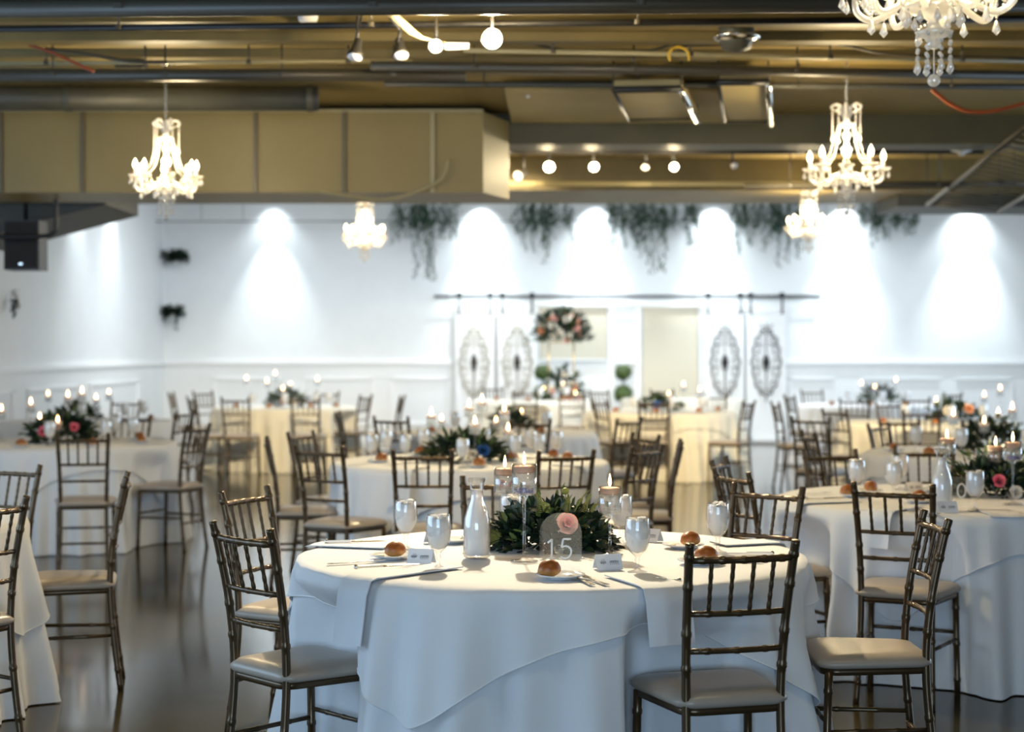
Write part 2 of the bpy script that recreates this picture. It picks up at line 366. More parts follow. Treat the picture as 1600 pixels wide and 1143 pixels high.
for (a, b, z0, lab) in ((843, 948, wz(562), 'beige roller shade behind the tall flower stand'), (1004, 1090, wz(640), 'beige roller shade just left of the right barn doors')):
    d = empty('roller_shade', (wx((a+b)/2), WALL_Y-.03, 0)); tag(d, lab, 'roller shade', 'beige roller shades')
    zt = wz(478); MB().box((0, 0, (zt+z0)/2), (wx(b)-wx(a), .01, zt-z0)).obj('fabric', 'shade', d)
    MB().tube([(-(wx(b)-wx(a))/2, 0, zt), ((wx(b)-wx(a))/2, 0, zt)], .022, 10).obj('roller', 'trim', d)
    MB().box((0, 0, z0), (wx(b)-wx(a), .02, .03)).obj('hem_bar', 'trim', d)
mb = MB()
for px in (838, 955, 997, 1096): mb.box((wx(px), WALL_Y-.02, wz(478)/2), (.08, .04, wz(478)))
mb.box((wx(967), WALL_Y-.02, wz(473)), (wx(1096)-wx(838)+.08, .04, .08)); mb.box((wx(975), WALL_Y-.03, wz(566)), (.40, .06, .05))
struct(mb, 'trim_5', 'trim')

# ------------------------------------------------------------------ ceiling services
def tubething(name, label, cat, pts, r, m, group=None, n=8):
    return tag(MB().tube(pts, r, n).obj(name, m), label, cat, group)
# corrugated deck ribs: part of the ceiling
mb = MB()
for i, yy in enumerate([8.6, 9.15, 9.7, 10.25, 10.8]): mb.box((2, yy, 3.275), (15, .14, .05))
struct(mb, 'ceiling_deck_ribs', 'deck')
def pipe(px0, py0, px1, py1, z, r, m, lab, name='ceiling_pipe', cat='pipe', hang=True):
    a, b = P(px0, py0, z), P(px1, py1, z); e = (b-a)*.04; o = empty(name, ((a+b)/2)); c = (a+b)/2
    MB().tube([a-e-c, b+e-c], r, 10).obj('tube', m, o)
    if hang:
        for t_ in (.12, .37, .63, .88):
            p = a+(b-a)*t_-c; MB().tube([p, (p.x, p.y, 3.3-z)], .006, 5).lathe([(r+.006, -.012), (r+.006, .012)], p, 10).obj('hanger', 'pipe', o)
    return tag(o, lab, cat, 'pipes under the ceiling')
pipe(0, 46, 1600, 30, 3.17, .018, 'black', 'thin black pipe crossing the whole ceiling below the near beam')
pipe(0, 14, 1600, 4, 3.05, .045, 'pipe', 'thick dark pipe along the very top of the view')
pipe(0, 118, 700, 118, 3.12, .04, 'pipe', 'dark pipe over the big tan duct')
pipe(620, 104, 1600, 118, 3.15, .03, 'pipe', 'dark pipe above the two framed ceiling panels')
pipe(0, 100, 620, 96, 3.2, .012, 'tanpipe', 'thin tan conduit passing the left chandelier canopy')
pipe(760, 80, 1600, 96, 3.2, .014, 'tanpipe', 'thin tan conduit left of the nearest chandelier')
pipe(640, 132, 1600, 136, 3.16, .02, 'ceil_dark', 'thin dark pipe just above the framed panels')
# round duct above the rectangular duct
d = empty('round_duct', Q(200, 154, 11.4)); L0 = (492-200)*11.6/F
MB().tube([(-3.6, 0, 0), (L0, 0, 0)], .085, 20).obj('tube', 'ceil_dark', d)
for x in (-1.6, -.4, L0-.05): MB().lathe([(.092, -.02), (.092, .02)], (0, 0, 0), 20).obj('clamp_ring', 'ceil_dark', d).matrix_local = Matrix.Translation((x, 0, 0)) @ Matrix.Rotation(PI/2, 4, 'Y')
tag(d, 'dark round duct running above the big tan duct', 'duct')
# big rectangular duct
DY = 12.4
xr, xl = (755-800)*DY/F, -5.2
z0, z1 = H+(HY-301)*DY/F, H+(HY-175)*DY/F
d = empty('rectangular_duct', (xr, DY, z0)); tag(d, 'big tan rectangular duct hanging over the left half', 'duct')
W_, Hh, Dp = xr-xl, z1-z0, .85
pts = [(-W_, 0), (0, 0), (.19, .55), (.19, Dp), (-W_, Dp)]
MB().add([(x, y, 0) for x, y in pts]+[(x, y, Hh) for x, y in pts], [(0, 1, 6, 5), (1, 2, 7, 6), (2, 3, 8, 7), (3, 4, 9, 8), (4, 0, 5, 9), (4, 3, 2, 1, 0), (5, 6, 7, 8, 9)], False).obj('duct_body', 'duct', d)
for px in (3, 130, 400, 538, 676):
    MB().box(((px-755)*DY/F, -.008, Hh/2), (.028, .03, Hh)).obj('seam', 'duct_edge' if px != 676 else 'tanpipe', d)
MB().box((-W_/2, -.01, Hh+.005), (W_, .03, .02)).obj('top_flange', 'tanpipe', d)
for px in (60, 330, 600): MB().tube([((px-755)*DY/F, .1, Hh), ((px-755)*DY/F, .1, 3.3-z0)], .006, 5).obj('hanger_rod', 'pipe', d)
# curved cable drooping along the duct bottom
def curve(ps, n=10):
    out = []; ps = [Vector(p) for p in ps]; q = [ps[0]]+ps+[ps[-1]]
    for i in range(1, len(q)-2):
        for k in range(n):
            t_ = k/n; a, b, c, e = q[i-1], q[i], q[i+1], q[i+2]
            out.append(.5*((2*b)+(-a+c)*t_+(2*a-5*b+4*c-e)*t_*t_+(-a+3*b-3*c+e)*t_**3))
    return out+[ps[-1]]
def cable(pix, D, r, m, lab, n=8):
    tag(MB().tube(curve([Q(px, py, D) for px, py in pix], n), r, 6).obj('cable', m), lab, 'cable', 'cables on the ceiling')
cable([(500, 300), (545, 306), (600, 312), (650, 300), (690, 280), (700, 250)], DY-.05, .010, 'tanpipe', 'tan cable drooping along the bottom of the tan duct')
cable([(0, 52), (40, 68), (85, 84), (120, 100), (148, 112)], 9.9, .010, 'orange', 'orange cable running down from the top left corner')
cable([(1455, 140), (1480, 160), (1510, 174), (1550, 174), (1600, 162)], 10.0, .012, 'orange', 'orange cable sagging behind the nearest chandelier')
cable([(75, 78), (130, 84), (200, 96), (262, 98)], 10.0, .010, 'pipe', 'dark wire leading to the left chandelier canopy')
cable([(1050, 72), (1150, 70), (1255, 64), (1330, 74), (1400, 86), (1600, 92)], 10.0, .009, 'pipe', 'dark wire looping above the middle right chandelier')
cable([(800, 62), (900, 82), (1000, 82), (1050, 70)], 9.9, .009, 'pipe', 'dark wire looping right of the brightest lamp')
cable([(575, -6), (610, 12), (650, 14), (690, 0)], 8.3, .007, 'pipe', 'dark wire looped under the tan lamp rod')
tag(MB().tube(curve([Q(1046, 96, 9.6), Q(1046, 82, 9.6), Q(1060, 74, 9.6), Q(1074, 82, 9.6), Q(1076, 96, 9.6)]), .008, 6).obj('cable_hook', 'yellow'), 'small yellow hook hanging from the ceiling wire', 'hook')
# framed panels
for (pix, lab) in ((((958, 136), (1064, 134), (1090, 181), (982, 184)), 'framed tan ceiling panel with slanting sides left of its twin'), (((1122, 124), (1200, 124), (1204, 186), (1132, 186)), 'square framed tan ceiling panel right of its twin')):
    z = 3.14; a, b, c_, e = [P(x, y, z) for x, y in pix]; cc = (a+b+c_+e)/4
    d = empty('ceiling_panel', cc); tag(d, lab, 'ceiling panel', 'framed ceiling panels')
    q = [p-cc for p in (a, b, c_, e)]
    MB().add([(*p.xy, -.01) for p in q]+[(*p.xy, .04) for p in q], [(0, 1, 2, 3), (7, 6, 5, 4), (0, 4, 5, 1), (1, 5, 6, 2), (2, 6, 7, 3), (3, 7, 4, 0)], False).obj('panel', 'board', d)
    for i in range(4):
        p1, p2 = q[i], q[(i+1) % 4]; MB().tube([p1+Vector((0, 0, -.02)), p2+Vector((0, 0, -.02))], (.022, .012, .008, .012)[i], 6).obj('frame', ('black', 'trim' if 0 else 'pipe', 'pipe', 'black')[i], d)
    MB().tube([q[1]+Vector((0, 0, -.04)), q[2]+Vector((0, 0, -.04))], .02, 8).obj('spring_arm', 'chrome', d)
    for p in q: MB().tube([p, (p.x, p.y, .17)], .006, 5).obj('hanger_rod', 'pipe', d)
# lighter ceiling tray behind the panels
struct(MB().add([(-.05, 11.3, 3.22), (1.75, 11.3, 3.22), (1.95, 12.9, 3.22), (.0, 12.9, 3.22), (-.05, 11.3, 3.25), (1.75, 11.3, 3.25), (1.95, 12.9, 3.25), (.0, 12.9, 3.25)], [(0, 1, 2, 3), (7, 6, 5, 4), (0, 4, 5, 1), (1, 5, 6, 2), (2, 6, 7, 3), (3, 7, 4, 0)], False), 'ceiling_access_board', 'board')
# small fixtures
def canlight(px, py, D, r, lab):
    p = Q(px, py, D); d = empty('smoke_detector', p)
    MB().lathe([(r*.2, -.06), (r*.35, -.035), (r*.9, -.02), (r, 0), (r*.9, .02)], (0, 0, 0), 16, True, True).obj('body', 'whiteplastic', d)
    MB().tube([(0, 0, .02), (0, 0, 3.3-p.z)], .012, 8).obj('stem', 'whiteplastic', d)
    tag(d, lab, 'smoke detector', 'white detectors on the ceiling')
canlight(482, 28, 9.0, .055, 'white ceiling detector left of the track lamps')
canlight(1502, 232, 14.0, .10, 'white ceiling detector near the slatted cable tray')
canlight(825, 140, 11.5, .05, 'white ceiling detector right above the duct end')
d = empty('projector_housing', Q(1150, 58, 9.4)); tag(d, 'dark round ceiling housing with chrome rim beside yellow hook', 'ceiling fixture')
MB().lathe([(.02, -.09), (.08, -.07), (.10, 0), (.10, .10)], (0, 0, 0), 20, True, True).obj('body', 'ceil_dark', d)
MB().lathe([(.10, -.03), (.135, -.01), (.135, .0), (.10, -.005)], (0, 0, 0), 20).obj('rim', 'chrome', d)
MB().tube([(0, 0, .1), (0, 0, 3.3-d.location.z)], .02, 8).obj('stem', 'ceil_dark', d)
d = empty('junction_box', Q(206, 98, 10.3)); tag(d, 'dark square junction box left of the chandelier canopy', 'junction box')
MB().box((0, 0, .02), (.18, .12, .12)).obj('body', 'ceil_dark', d); MB().box((0, 0, -.05), (.17, .13, .015)).obj('cover', 'tanpipe', d)
# slatted folding cable tray upper right
d = empty('slatted_tray', (0, 0, 0)); tag(d, 'dark slatted tray hanging diagonally at the upper right', 'tray')
A0, A1 = Q(1640, 168, 11.0), Q(1448, 320, 15.6); B0, B1 = Q(1760, 210, 10.6), Q(1560, 330, 15.2)
for (u, v) in ((A0, A1), (B0, B1)): MB().tube([u, v], .02, 6).obj('rail', 'pipe', d)
for i in range(26):
    t_ = i/25; p, q = A0.lerp(A1, t_), B0.lerp(B1, t_); dx = (q-p)
    MB().tube([p, q], .009, 4).obj('slat', 'pipe', d)
for u in (A0, A1, B0, B1): MB().tube([u, (u.x, u.y, 3.5 if u.y > 17 else 3.3)], .006, 5).obj('hanger_rod', 'pipe', d)
# dark sloping duct and pipe in the upper left
d = empty('sloping_duct', (0, 0, 0)); tag(d, 'black sloping duct under the left end of the tan duct', 'duct')
D1 = 13.6
q = [Q(-60, 380, D1), Q(40, 352, D1), Q(165, 319, D1), Q(165, 290, D1), Q(-60, 290, D1)]; q2 = [p+Vector((0, 1.2, 0)) for p in q]
MB().add(q+q2, [(0, 1, 2, 3, 4), (9, 8, 7, 6, 5)]+[(i, i+5, (i+1) % 5+5, (i+1) % 5) for i in range(5)], False).obj('duct_body', 'ceil_dark', d)
tubething('bent_pipe', 'black bent pipe in front of the hanging loudspeaker', 'pipe', curve([Q(-40, 370, 13), Q(60, 369, 13), Q(84, 364, 13), Q(88, 350, 13), Q(88, 310, 13), Q(88, 296, 13)]), .018, 'black')
sp = empty('loudspeaker', Q(41, 384, 13.3)); tag(sp, 'black loudspeaker hanging against the left wall', 'loudspeaker')
MB().box((0, 0, 0), (.275, .25, .39)).obj('cabinet', 'black', sp); MB().box((0, -.13, 0), (.25, .012, .36)).obj('grille', 'spk', sp)
MB().box((0, -.14, -.15), (.03, .01, .012)).obj('badge', 'chrome', sp); MB().tube([(0, 0, .19), (0, 0, 1.0)], .02, 8).obj('bracket', 'black', sp)

d = empty('recessed_light', P(1516, 313, 3.0)); d.location.z = 2.998; tag(d, 'cool round ceiling light at the right by slatted tray', 'ceiling light')
MB().lathe([(1e-4, -.008), (.15, -.006), (.16, 0)], (0, 0, 0), 24).obj('lens', 'washlens', d); MB().lathe([(.16, 0), (.165, -.014), (.19, -.012), (.195, 0)], (0, 0, 0), 24).obj('rim', 'black', d)
pipe(800, 233, 1430, 231, 3.22, .020, 'tanpipe', 'tan pipe just above the far track lamps')
pipe(800, 287, 1500, 289, 2.98, .025, 'tanpipe', 'tan pipe along the lower edge of the bulkhead', hang=False)
pipe(1180, 292, 1640, 286, 2.90, .03, 'pipe', 'dark steel pipe crossing behind the distant right chandelier')
q_ = Q(1525, 318, 16.4); struct(MB().box((q_.x+.55, 17.0, q_.z+.1), (2.6, 1.0, .24)), 'beam_right', 'ceil_dark')
# ------------------------------------------------------------------ track lights
def track_lamp(px, py, D, lit, lab, aim=(0, -1, -.35), mount=.16, size=.045, glow=None):
    p = Q(px, py, D); d = empty('track_lamp', p); a = Vector(aim).normalized()
    q = a.to_track_quat('Z', 'Y').to_matrix().to_4x4()
    o = MB().lathe([(size*.35, -size*2.4), (size*.5, -size*2.2), (size*.55, -size*1.2), (size*.95, -size*.3), (size*1.02, 0), (size*.9, .003)], (0, 0, 0), 16, True).obj('housing', 'black', d); o.matrix_local = q
    o = MB().lathe([(1e-4, size*.35), (size*.5, size*.28), (size*.85, size*.05), (size*.9, -.004)], (0, 0, 0), 16).obj('bulb', 'tracklit' if lit else 'trackdim', d); o.matrix_local = q
    if lit: o['label'] = 'glowing bulb face'
    b = -a*size*1.6
    MB().tube([b, b+Vector((0, .01, mount*.5)), b+Vector((0, .01, mount))], .009, 6).obj('stem', 'black', d)
    tag(d, lab, 'track lamp', 'track lamps under the ceiling')
    return d
track_lamp(555, 90, 8.6, False, 'unlit black track lamp farthest from the bright lamps', (-.15, -.45, -1), .2)
track_lamp(627, 88, 8.6, False, 'unlit black track lamp beside the lit pair', (.15, -.5, -1), .18)
track_lamp(681, 73, 8.45, True, 'smaller lit track lamp next to the brightest one', size=.038)
track_lamp(769, 62, 8.25, True, 'brightest lit track lamp at the ceiling centre', size=.055)
track_lamp(858, 261, 14.4, True, 'lit lamp nearest the duct end', mount=.18, size=.050)
track_lamp(928, 261, 14.4, True, 'lit lamp second from the duct end', mount=.18, size=.044)
track_lamp(1008, 262, 14.4, False, 'unlit lamp between the lit lamps of the far track', (-.2, -.8, -.7), .18, .035)
track_lamp(1053, 261, 14.4, True, 'lit lamp farthest from the duct end', mount=.18, size=.040)
track_lamp(1147, 259, 14.4, False, 'unlit lamp near the right end of the far track', (.2, -.8, -.6), .18, .035)
track_lamp(810, 276, 14.4, False, 'dim unlit lamp tucked beside the duct end', (-.6, -.8, -.4), .2, .05)
t = empty('lamp_track', Q(1010, 238, 14.45)); tag(t, 'long black lamp track behind the main beam', 'track')
MB().box((.6, 0, 0), (4.6, .035, .03)).obj('rail', 'black', t)
for x in (-1.4, .6, 2.6): MB().tube([(x, 0, 0), (x, 0, 3.3-t.location.z)], .008, 5).obj('hanger_rod', 'black', t)
t = empty('lamp_rod', (0, 0, 0)); tag(t, 'tan rod slanting down to the lit track lamps', 'rod')
MB().tube([Q(560, -24, 8.0), Q(643, 50, 8.5), Q(660, 60, 8.5), Q(700, 70, 8.5)], [.02, .02, .008, .008], 8).obj('rod', 'tanpipe', t)
MB().tube([Q(692, 73, 8.5), Q(733, 73, 8.5)], .018, 10).obj('end_cap', 'whiteplastic', t)
MB().tube([Q(577, -8, 8.3), Q(566, 25, 8.5), Q(556, 60, 8.6)], .006, 5).obj('wire', 'black', t)
MB().tube([Q(610, 30, 8.4), Q(626, 48, 8.6), Q(622, 66, 8.6)], .006, 5).obj('wire', 'black', t)
for x, px in zip(WASH, (428, 752, 930, 1115, 1318, 1512)):
    d = empty('wall_washer', (x, WALL_Y-.27, 3.88)); tag(d, {428: 'cool spotlight over the wall left of the far small chandelier', 752: 'cool spotlight behind the end of the tan duct', 930: 'cool spotlight behind the second lit track lamp', 1115: 'cool spotlight above the right barn doors', 1318: 'cool spotlight behind the middle right chandelier', 1512: 'cool spotlight at the upper right by the slatted tray'}[px], 'spotlight', 'cool wall spotlights')
    o = MB().lathe([(.02, .12), (.05, .10), (.065, 0), (.06, 0)], (0, 0, 0), 16).obj('housing', 'black', d)
    MB().lathe([(1e-4, .0), (.055, .01)], (0, 0, 0), 16).obj('lens', 'washlens', d)
    MB().tube([(0, 0, .1), (0, 0, .16)], .012, 6).obj('stem', 'black', d)

# ------------------------------------------------------------------ chandeliers
def make_chandelier():
    r = empty('crystal_chandelier')
    MB().lathe([(.005, 1.0), (.035, 1.005), (.05, 1.02), (.05, 1.03)], (0, 0, 0), 16).obj('canopy', 'chrome', r)
    m = MB()
    for i in range(18):
        z = .64+i*.0205; m.tube([(.006*math.cos(a) if i % 2 else 0, 0 if i % 2 else .006*math.cos(a), z+.013*math.sin(a)) for a in [2*PI*k/8 for k in range(8)]], .0022, 4, closed=True)
    m.obj('chain', 'chrome', r)
    MB().lathe([(.008, .10), (.02, .11), (.012, .125), (.045, .135), (.05, .145), (.02, .155), (.012, .17), (.03, .185), (.07, .20), (.075, .215), (.04, .225), (.015, .24), (.03, .27), (.034, .29), (.015, .31), (.012, .33), (.026, .36), (.03, .385), (.013, .40),
                (.011, .43), (.022, .45), (.024, .47), (.012, .48), (.014, .50), (.045, .515), (.05, .525), (.02, .535), (.012, .56), (.018, .60), (.008, .64)], (0, 0, 0), 18).obj('column', 'crystal', r)
    MB().ball((0, 0, .018), .017, 10).tube([(0, 0, .03), (0, 0, .1)], .002, 5).obj('bottom_ball', 'drop', r)
    def strand(m, ps, r_=.0062, n=None):
        ps = curve(ps, 6); L = sum((ps[i+1]-ps[i]).length for i in range(len(ps)-1)); k = max(2, int(L/(r_*2.7)))
        acc = 0; nxt = 0
        for i in range(len(ps)-1):
            seg = (ps[i+1]-ps[i]).length
            while nxt <= acc+seg and seg > 0: m.ball(ps[i].lerp(ps[i+1], (nxt-acc)/seg), r_, 5); nxt += L/k
            acc += seg
    def kite(m, x, y, z, s=1.0):
        h, w_ = .038*s, .011*s
        pr = [(1e-4, 0), (w_*.35, -h*.12), (w_, -h*.68), (1e-4, -h)]
        m.lathe(pr, (x, y, z), 5); m.ball((x, y, z+.005), .004, 5)
    NA = 8
    for i in range(5):
        a = 2*PI*i/5+.3; c, s = math.cos(a), math.sin(a); m = MB()
        m.tube([(c*(.015+.055*(1-t)+.02*math.cos(6*t)*(1-t*.4)), s*(.015+.055*(1-t)+.02*math.cos(6*t)*(1-t*.4)), .60+.026*math.sin(6*t)+.012*(1-t)) for t in [j/16 for j in range(17)]], [.009-.005*j/16 for j in range(17)], 7)
        m.tube(curve([(c*.012, s*.012, .54), (c*.03, s*.03, .58), (c*.09, s*.09, .61)]), .005, 6)
        m.obj('scroll', 'crystal', r)
        m = MB(); strand(m, [(c*.082, s*.082, .60), (c*.082, s*.082, .46)]); kite(m, c*.082, s*.082, .455, .9); m.obj('bead_strand', 'drop', r)
    cupm = MB().lathe([(.006, -.012), (.02, -.008), (.042, .004), (.046, .012), (.040, .010), (.012, .004)], (0, 0, 0), 14).mesh('drip_pan', 'crystal')
    tubm = MB().lathe([(.011, 0), (.011, .05), (.004, .052)], (0, 0, 0), 10).mesh('candle_tube', 'waxwhite')
    bulm = MB().lathe([(.007, .05), (.013, .062), (.015, .075), (.011, .092), (.004, .106), (1e-4, .115)], (0, 0, 0), 10).mesh('bulb', 'bulb')
    kit = MB(); kite(kit, 0, 0, 0, 1.0); kit = kit.mesh('crystal_drop', 'drop')
    for i in range(NA):
        a = 2*PI*i/NA+.2; c, s = math.cos(a), math.sin(a); R = .205 if i % 2 else .19; zc = .262 if i % 2 else .275
        arm = MB().tube(curve([(c*.03, s*.03, .205), (c*.07, s*.07, .235), (c*.11, s*.11, .205), (c*.16, s*.16, .185), (c*R*.98, s*R*.98, .21), (c*R, s*R, zc-.01)], 5), .009, 7).obj('arm', 'crystal', r)
        for nm, me in (('drip_pan', cupm), ('candle_tube', tubm), ('bulb', bulm)):
            o = bpy.data.objects.new(nm, me); C.objects.link(o); o.parent = arm; o.location = (c*R, s*R, zc)
        for j in range(4):
            b = a+PI/4+j*PI/2; o = bpy.data.objects.new('crystal_drop', kit); C.objects.link(o); o.parent = r
            o.location = (c*R+.042*math.cos(b), s*R+.042*math.sin(b), zc-.012)
        m = MB(); strand(m, [(c*.045, s*.045, .515), (c*.075, s*.075, .42), (c*.11, s*.11, .33), (c*R, s*R, zc+.01)], .005); m.obj('bead_strand', 'drop', r)
        m = MB(); a2 = 2*PI*(i+1)/NA+.2; mid = (a+a2)/2
        strand(m, [(c*R, s*R, zc-.01), (math.cos(mid)*R*.8, math.sin(mid)*R*.8, zc-.075), (math.cos(a2)*R, math.sin(a2)*R, zc-.01)], .0045); kite(m, math.cos(mid)*R*.8, math.sin(mid)*R*.8, zc-.085, 1.1); m.obj('swag', 'drop', r)
    for i in range(8):
        a = 2*PI*i/8; c, s = math.cos(a)*.045, math.sin(a)*.045
        m = MB(); strand(m, [(c, s, .135), (c, s, .075)]); kite(m, c, s, .07, .95); m.obj('bead_strand', 'drop', r)
    for i in range(10):
        a = 2*PI*i/10; o = bpy.data.objects.new('crystal_drop', kit); C.objects.link(o); o.parent = r; o.location = (math.cos(a)*.072, math.sin(a)*.072, .195)
    return r
ch = make_chandelier()
CH = [(1458, 137, 4.40, 1.0, 'largest crystal chandelier cut off by the top edge', 36), (260, 345, 10.6, 1.0, 'crystal chandelier hanging before the big tan duct', 60), (1322, 338, 10.3, 1.08, 'crystal chandelier hanging before the dark main beam', 60),
      (570, 410, 16.2, .95, 'small distant crystal chandelier below the duct bottom', 70), (1264, 396, 16.0, .95, 'distant crystal chandelier half hidden behind a nearer one', 70)]
for px, py, D, s_, lab, e in CH:
    p = Q(px, py, D); o = place(ch, p, random.random()*.6, s_); tag(o, lab, 'chandelier', 'crystal chandeliers')
    # stretch only the chain and canopy up to the ceiling
    top = (3.04 if D > 15.9 else 3.29)
    for k in o.children:
        if k.name.startswith('chain'): k.location.z = .64; k.scale.z = max(.05, ((top-p.z)/s_-.64)/.36); k.location.z = .64-.64*k.scale.z
        if k.name.startswith('canopy'): k.location.z = (top-p.z)/s_-1.025
    light('chandelier_light', 'POINT', (p.x, p.y, p.z+.40*s_), e, WARM, shadow_soft_size=.12)

# ------------------------------------------------------------------ chair
def make_chair():
    r = empty('chiavari_chair')
    # origin: floor point under the middle of the back posts' tops; the chair faces +Y
    def notch(ps, r0, rings=(), n=9):
        ps = [Vector(p) for p in ps]; L = [0]
        for i in range(len(ps)-1): L.append(L[-1]+(ps[i+1]-ps[i]).length)
        T = L[-1]; ts = set([l/T for l in L])
        for t in rings:
            for d in (-.012, -.006, .006, .012): ts.add(min(1, max(0, t+d*(.9/T))))
        ts = sorted(ts); pts = []; rs = []
        for t in ts:
            l = t*T; i = max(k for k in range(len(L)) if L[k] <= l+1e-9); i = min(i, len(ps)-2)
            pts.append(ps[i].lerp(ps[i+1], (l-L[i])/max(1e-9, L[i+1]-L[i])))
            rs.append(r0*(1.18 if any(abs(t-q)*T/.9 < .0065 for q in rings) else 1))
        return MB().tube(pts, rs, n)
    for sx in (-1, 1):
        ps = curve([(sx*.158, .030, 0), (sx*.150, .058, .22), (sx*.147, .075, .45), (sx*.152, .060, .66), (sx*.160, .022, .86), (sx*.163, .004, .93)], 5)
        notch(ps, .0135, (.10, .30, .60, .71, .86, .955)).obj('rear_leg', 'bronze', r)
        notch([(sx*.188, .410, 0), (sx*.181, .398, .44)], .0135, (.15, .5, .85)).obj('front_leg', 'bronze', r)
        notch([(sx*.147, .072, .24), (sx*.184, .403, .24)], .008, (.3, .7), 7).obj('side_stretcher', 'bronze', r)
    notch([(-.184, .403, .27), (.184, .403, .27)], .008, (.25, .5, .75), 7).obj('front_stretcher', 'bronze', r)
    notch([(-.149, .066, .20), (.149, .066, .20)], .008, (.25, .5, .75), 7).obj('rear_stretcher', 'bronze', r)
    def bow(z, y, hw, d=.022): return [(hw*(2*i/8-1), y-d*(1-(2*i/8-1)**2), z) for i in range(9)]
    notch(bow(.880, .020, .160), .0105, (.12, .3, .5, .7, .88)).obj('top_rail', 'bronze', r)
    notch(bow(.722, .052, .154, .018), .009, (.2, .5, .8)).obj('middle_rail', 'bronze', r)
    notch(bow(.612, .066, .150, .014), .009, (.2, .5, .8)).obj('lower_rail', 'bronze', r)
    for i in range(4):
        u = (-.6+.4*i); x0, x1 = u*.154, u*.160; y0, y1 = .052-.018*(1-u*u), .020-.022*(1-u*u)
        notch([(x0, y0, .722), (x0*.5+x1*.5, (y0+y1)/2, .80), (x1, y1, .880)], .0062, (.12, .3, .5, .7, .88), 7).obj('spindle', 'bronze', r)
    # seat rail and cushion: trapezoid with round corners
    def outline(k, hwf, hwr, yf, yr, rad):
        pts = []
        for cx, cy_, a0 in ((hwf-rad, yf-rad, 0), (-(hwf-rad), yf-rad, PI/2), (-(hwr-rad), yr+rad, PI), (hwr-rad, yr+rad, 1.5*PI)):
            for j in range(7): a = a0+PI/2*j/6; pts.append((cx+rad*math.cos(a), cy_+rad*math.sin(a)))
        return pts
    def stack(layers):
        m = MB(); vs = []; n = 28
        for (z, g) in layers: vs += [(x, y, z) for x, y in outline(0, .203+g, .174+g, .432+g, .055-g*.6, .055)]
        fs = [(i*n+k, i*n+(k+1) % n, (i+1)*n+(k+1) % n, (i+1)*n+k) for i in range(len(layers)-1) for k in range(n)]
        fs += [tuple(range(n-1, -1, -1)), tuple((len(layers)-1)*n+k for k in range(n))]
        return m.add(vs, fs)
    stack([(.425, -.012), (.447, -.012)]).obj('seat_frame', 'bronze', r)
    stack([(.446, -.012), (.448, -.004), (.456, .004), (.466, .004), (.477, -.005), (.486, -.022), (.492, -.05), (.495, -.09)]).obj('seat', 'cushion', r)
    return r
chair = make_chair()

# tables: name -> (x, y, phrase, cloth material, overlay angle)
T = {1: (.137, 5.88, 'table 15'), 2: (-.27, 10.8, 'the table straight behind table 15'), 3: (-.15, 14.7, 'the third table in the middle row'),
     4: (2.17, 8.1, 'table 10'), 5: (3.35, 11.7, 'the table behind table 10'), 6: (4.1, 16.5, 'the third table on the right'),
     7: (4.64, 21.9, 'the rearmost table on the right'), 8: (1.72, 19.5, 'the ivory table before right barn doors'),
     9: (.32, 23.9, 'the head table with tall flowers'), 10: (2.5, 24.7, 'the far table by the topiary'),
     11: (-2.85, 21.0, 'the far left ivory table'), 12: (-3.5, 12.95, 'the left table with dark roses'),
     13: (-4.3, 17.0, 'the table by the left wall'), 14: (-2.95, 7.0, 'the table cut by left edge')}
CHAIRS = []
def side(x, y, tk):
    tx, ty, _ = T[tk]; a = math.degrees(math.atan2(x-tx, -(y-ty))) % 360     # 0 = near side
    return ['near', 'near right', 'right', 'far right', 'far', 'far left', 'left', 'near left'][int((a+22.5)//45) % 8]
def put_chair(px, py, tk, face=None, extra=None, D=None):
    D = D or F*.55/(py-HY); x = (px-800)*D/F
    tx, ty, ph = T[tk]
    if face is None: face = (tx-x, ty-D)
    rz = math.atan2(-face[0], face[1])
    o = place(chair, (x, D, 0), rz)
    s = side(x, D, tk); CHAIRS.append((x, D, rz))
    lab = (extra or 'bronze chiavari chair at the %s side of %s' % (s, ph))
    return tag(o, lab, 'chair', 'bronze chiavari chairs with beige cushions')
E = 'bronze chiavari chair '
put_chair(1163, 847, 1, (-.26, .97), E+'nearest the camera, its back before the right side of table 15')
put_chair(374, 820.5, 1, (.74, .67), E+'with satin seat at the left front of table 15')
put_chair(380, 763, 1, (.88, -.40), E+'just behind the satin seat chair left of table 15')
put_chair(1202, 757, 1, (-.66, -.75), E+'at the far right of table 15, its back turned to table 10')
put_chair(781, 743, 1, (.05, -1), E+'hidden behind the carafe and candles of table 15')
put_chair(1466, 803, 1, (-1, .0), E+'seen from the side, seat pointing at table 15 from right')
put_chair(1395, 755, 4, (.43, .9), E+'with its back to the camera at the near side of table 10')
put_chair(1141, 735, 4, (.93, .36), E+'left of table 10, nearer of two side by side', D=7.67)
put_chair(1122, 715, 4, (.93, -.33), E+'left of table 10, rear one of two side by side')
put_chair(1296, 702, 4, None, E+'left one of two on the far side of table 10'); put_chair(1444, 697, 4, (-.1, -1), E+'behind the carafe on the far side of table 10')
put_chair(660, 702, 2, (.02, 1), E+'with back to camera, first left of middle behind table 15')
put_chair(886, 703, 2, (-.35, .94)); put_chair(497, 696, 2, (.5, .86), E+'at left front of the table straight behind table 15')
put_chair(468, 673, 2, (.9, -.4)); put_chair(415, 683, 2, (1, .14))
put_chair(1013, 695, 2, (-.8, .6)); put_chair(1066, 687, 2, (-1, .08), E+'seen edge-on at the right of the table straight behind table 15')
put_chair(1011, 677, 2, (-.85, -.42))
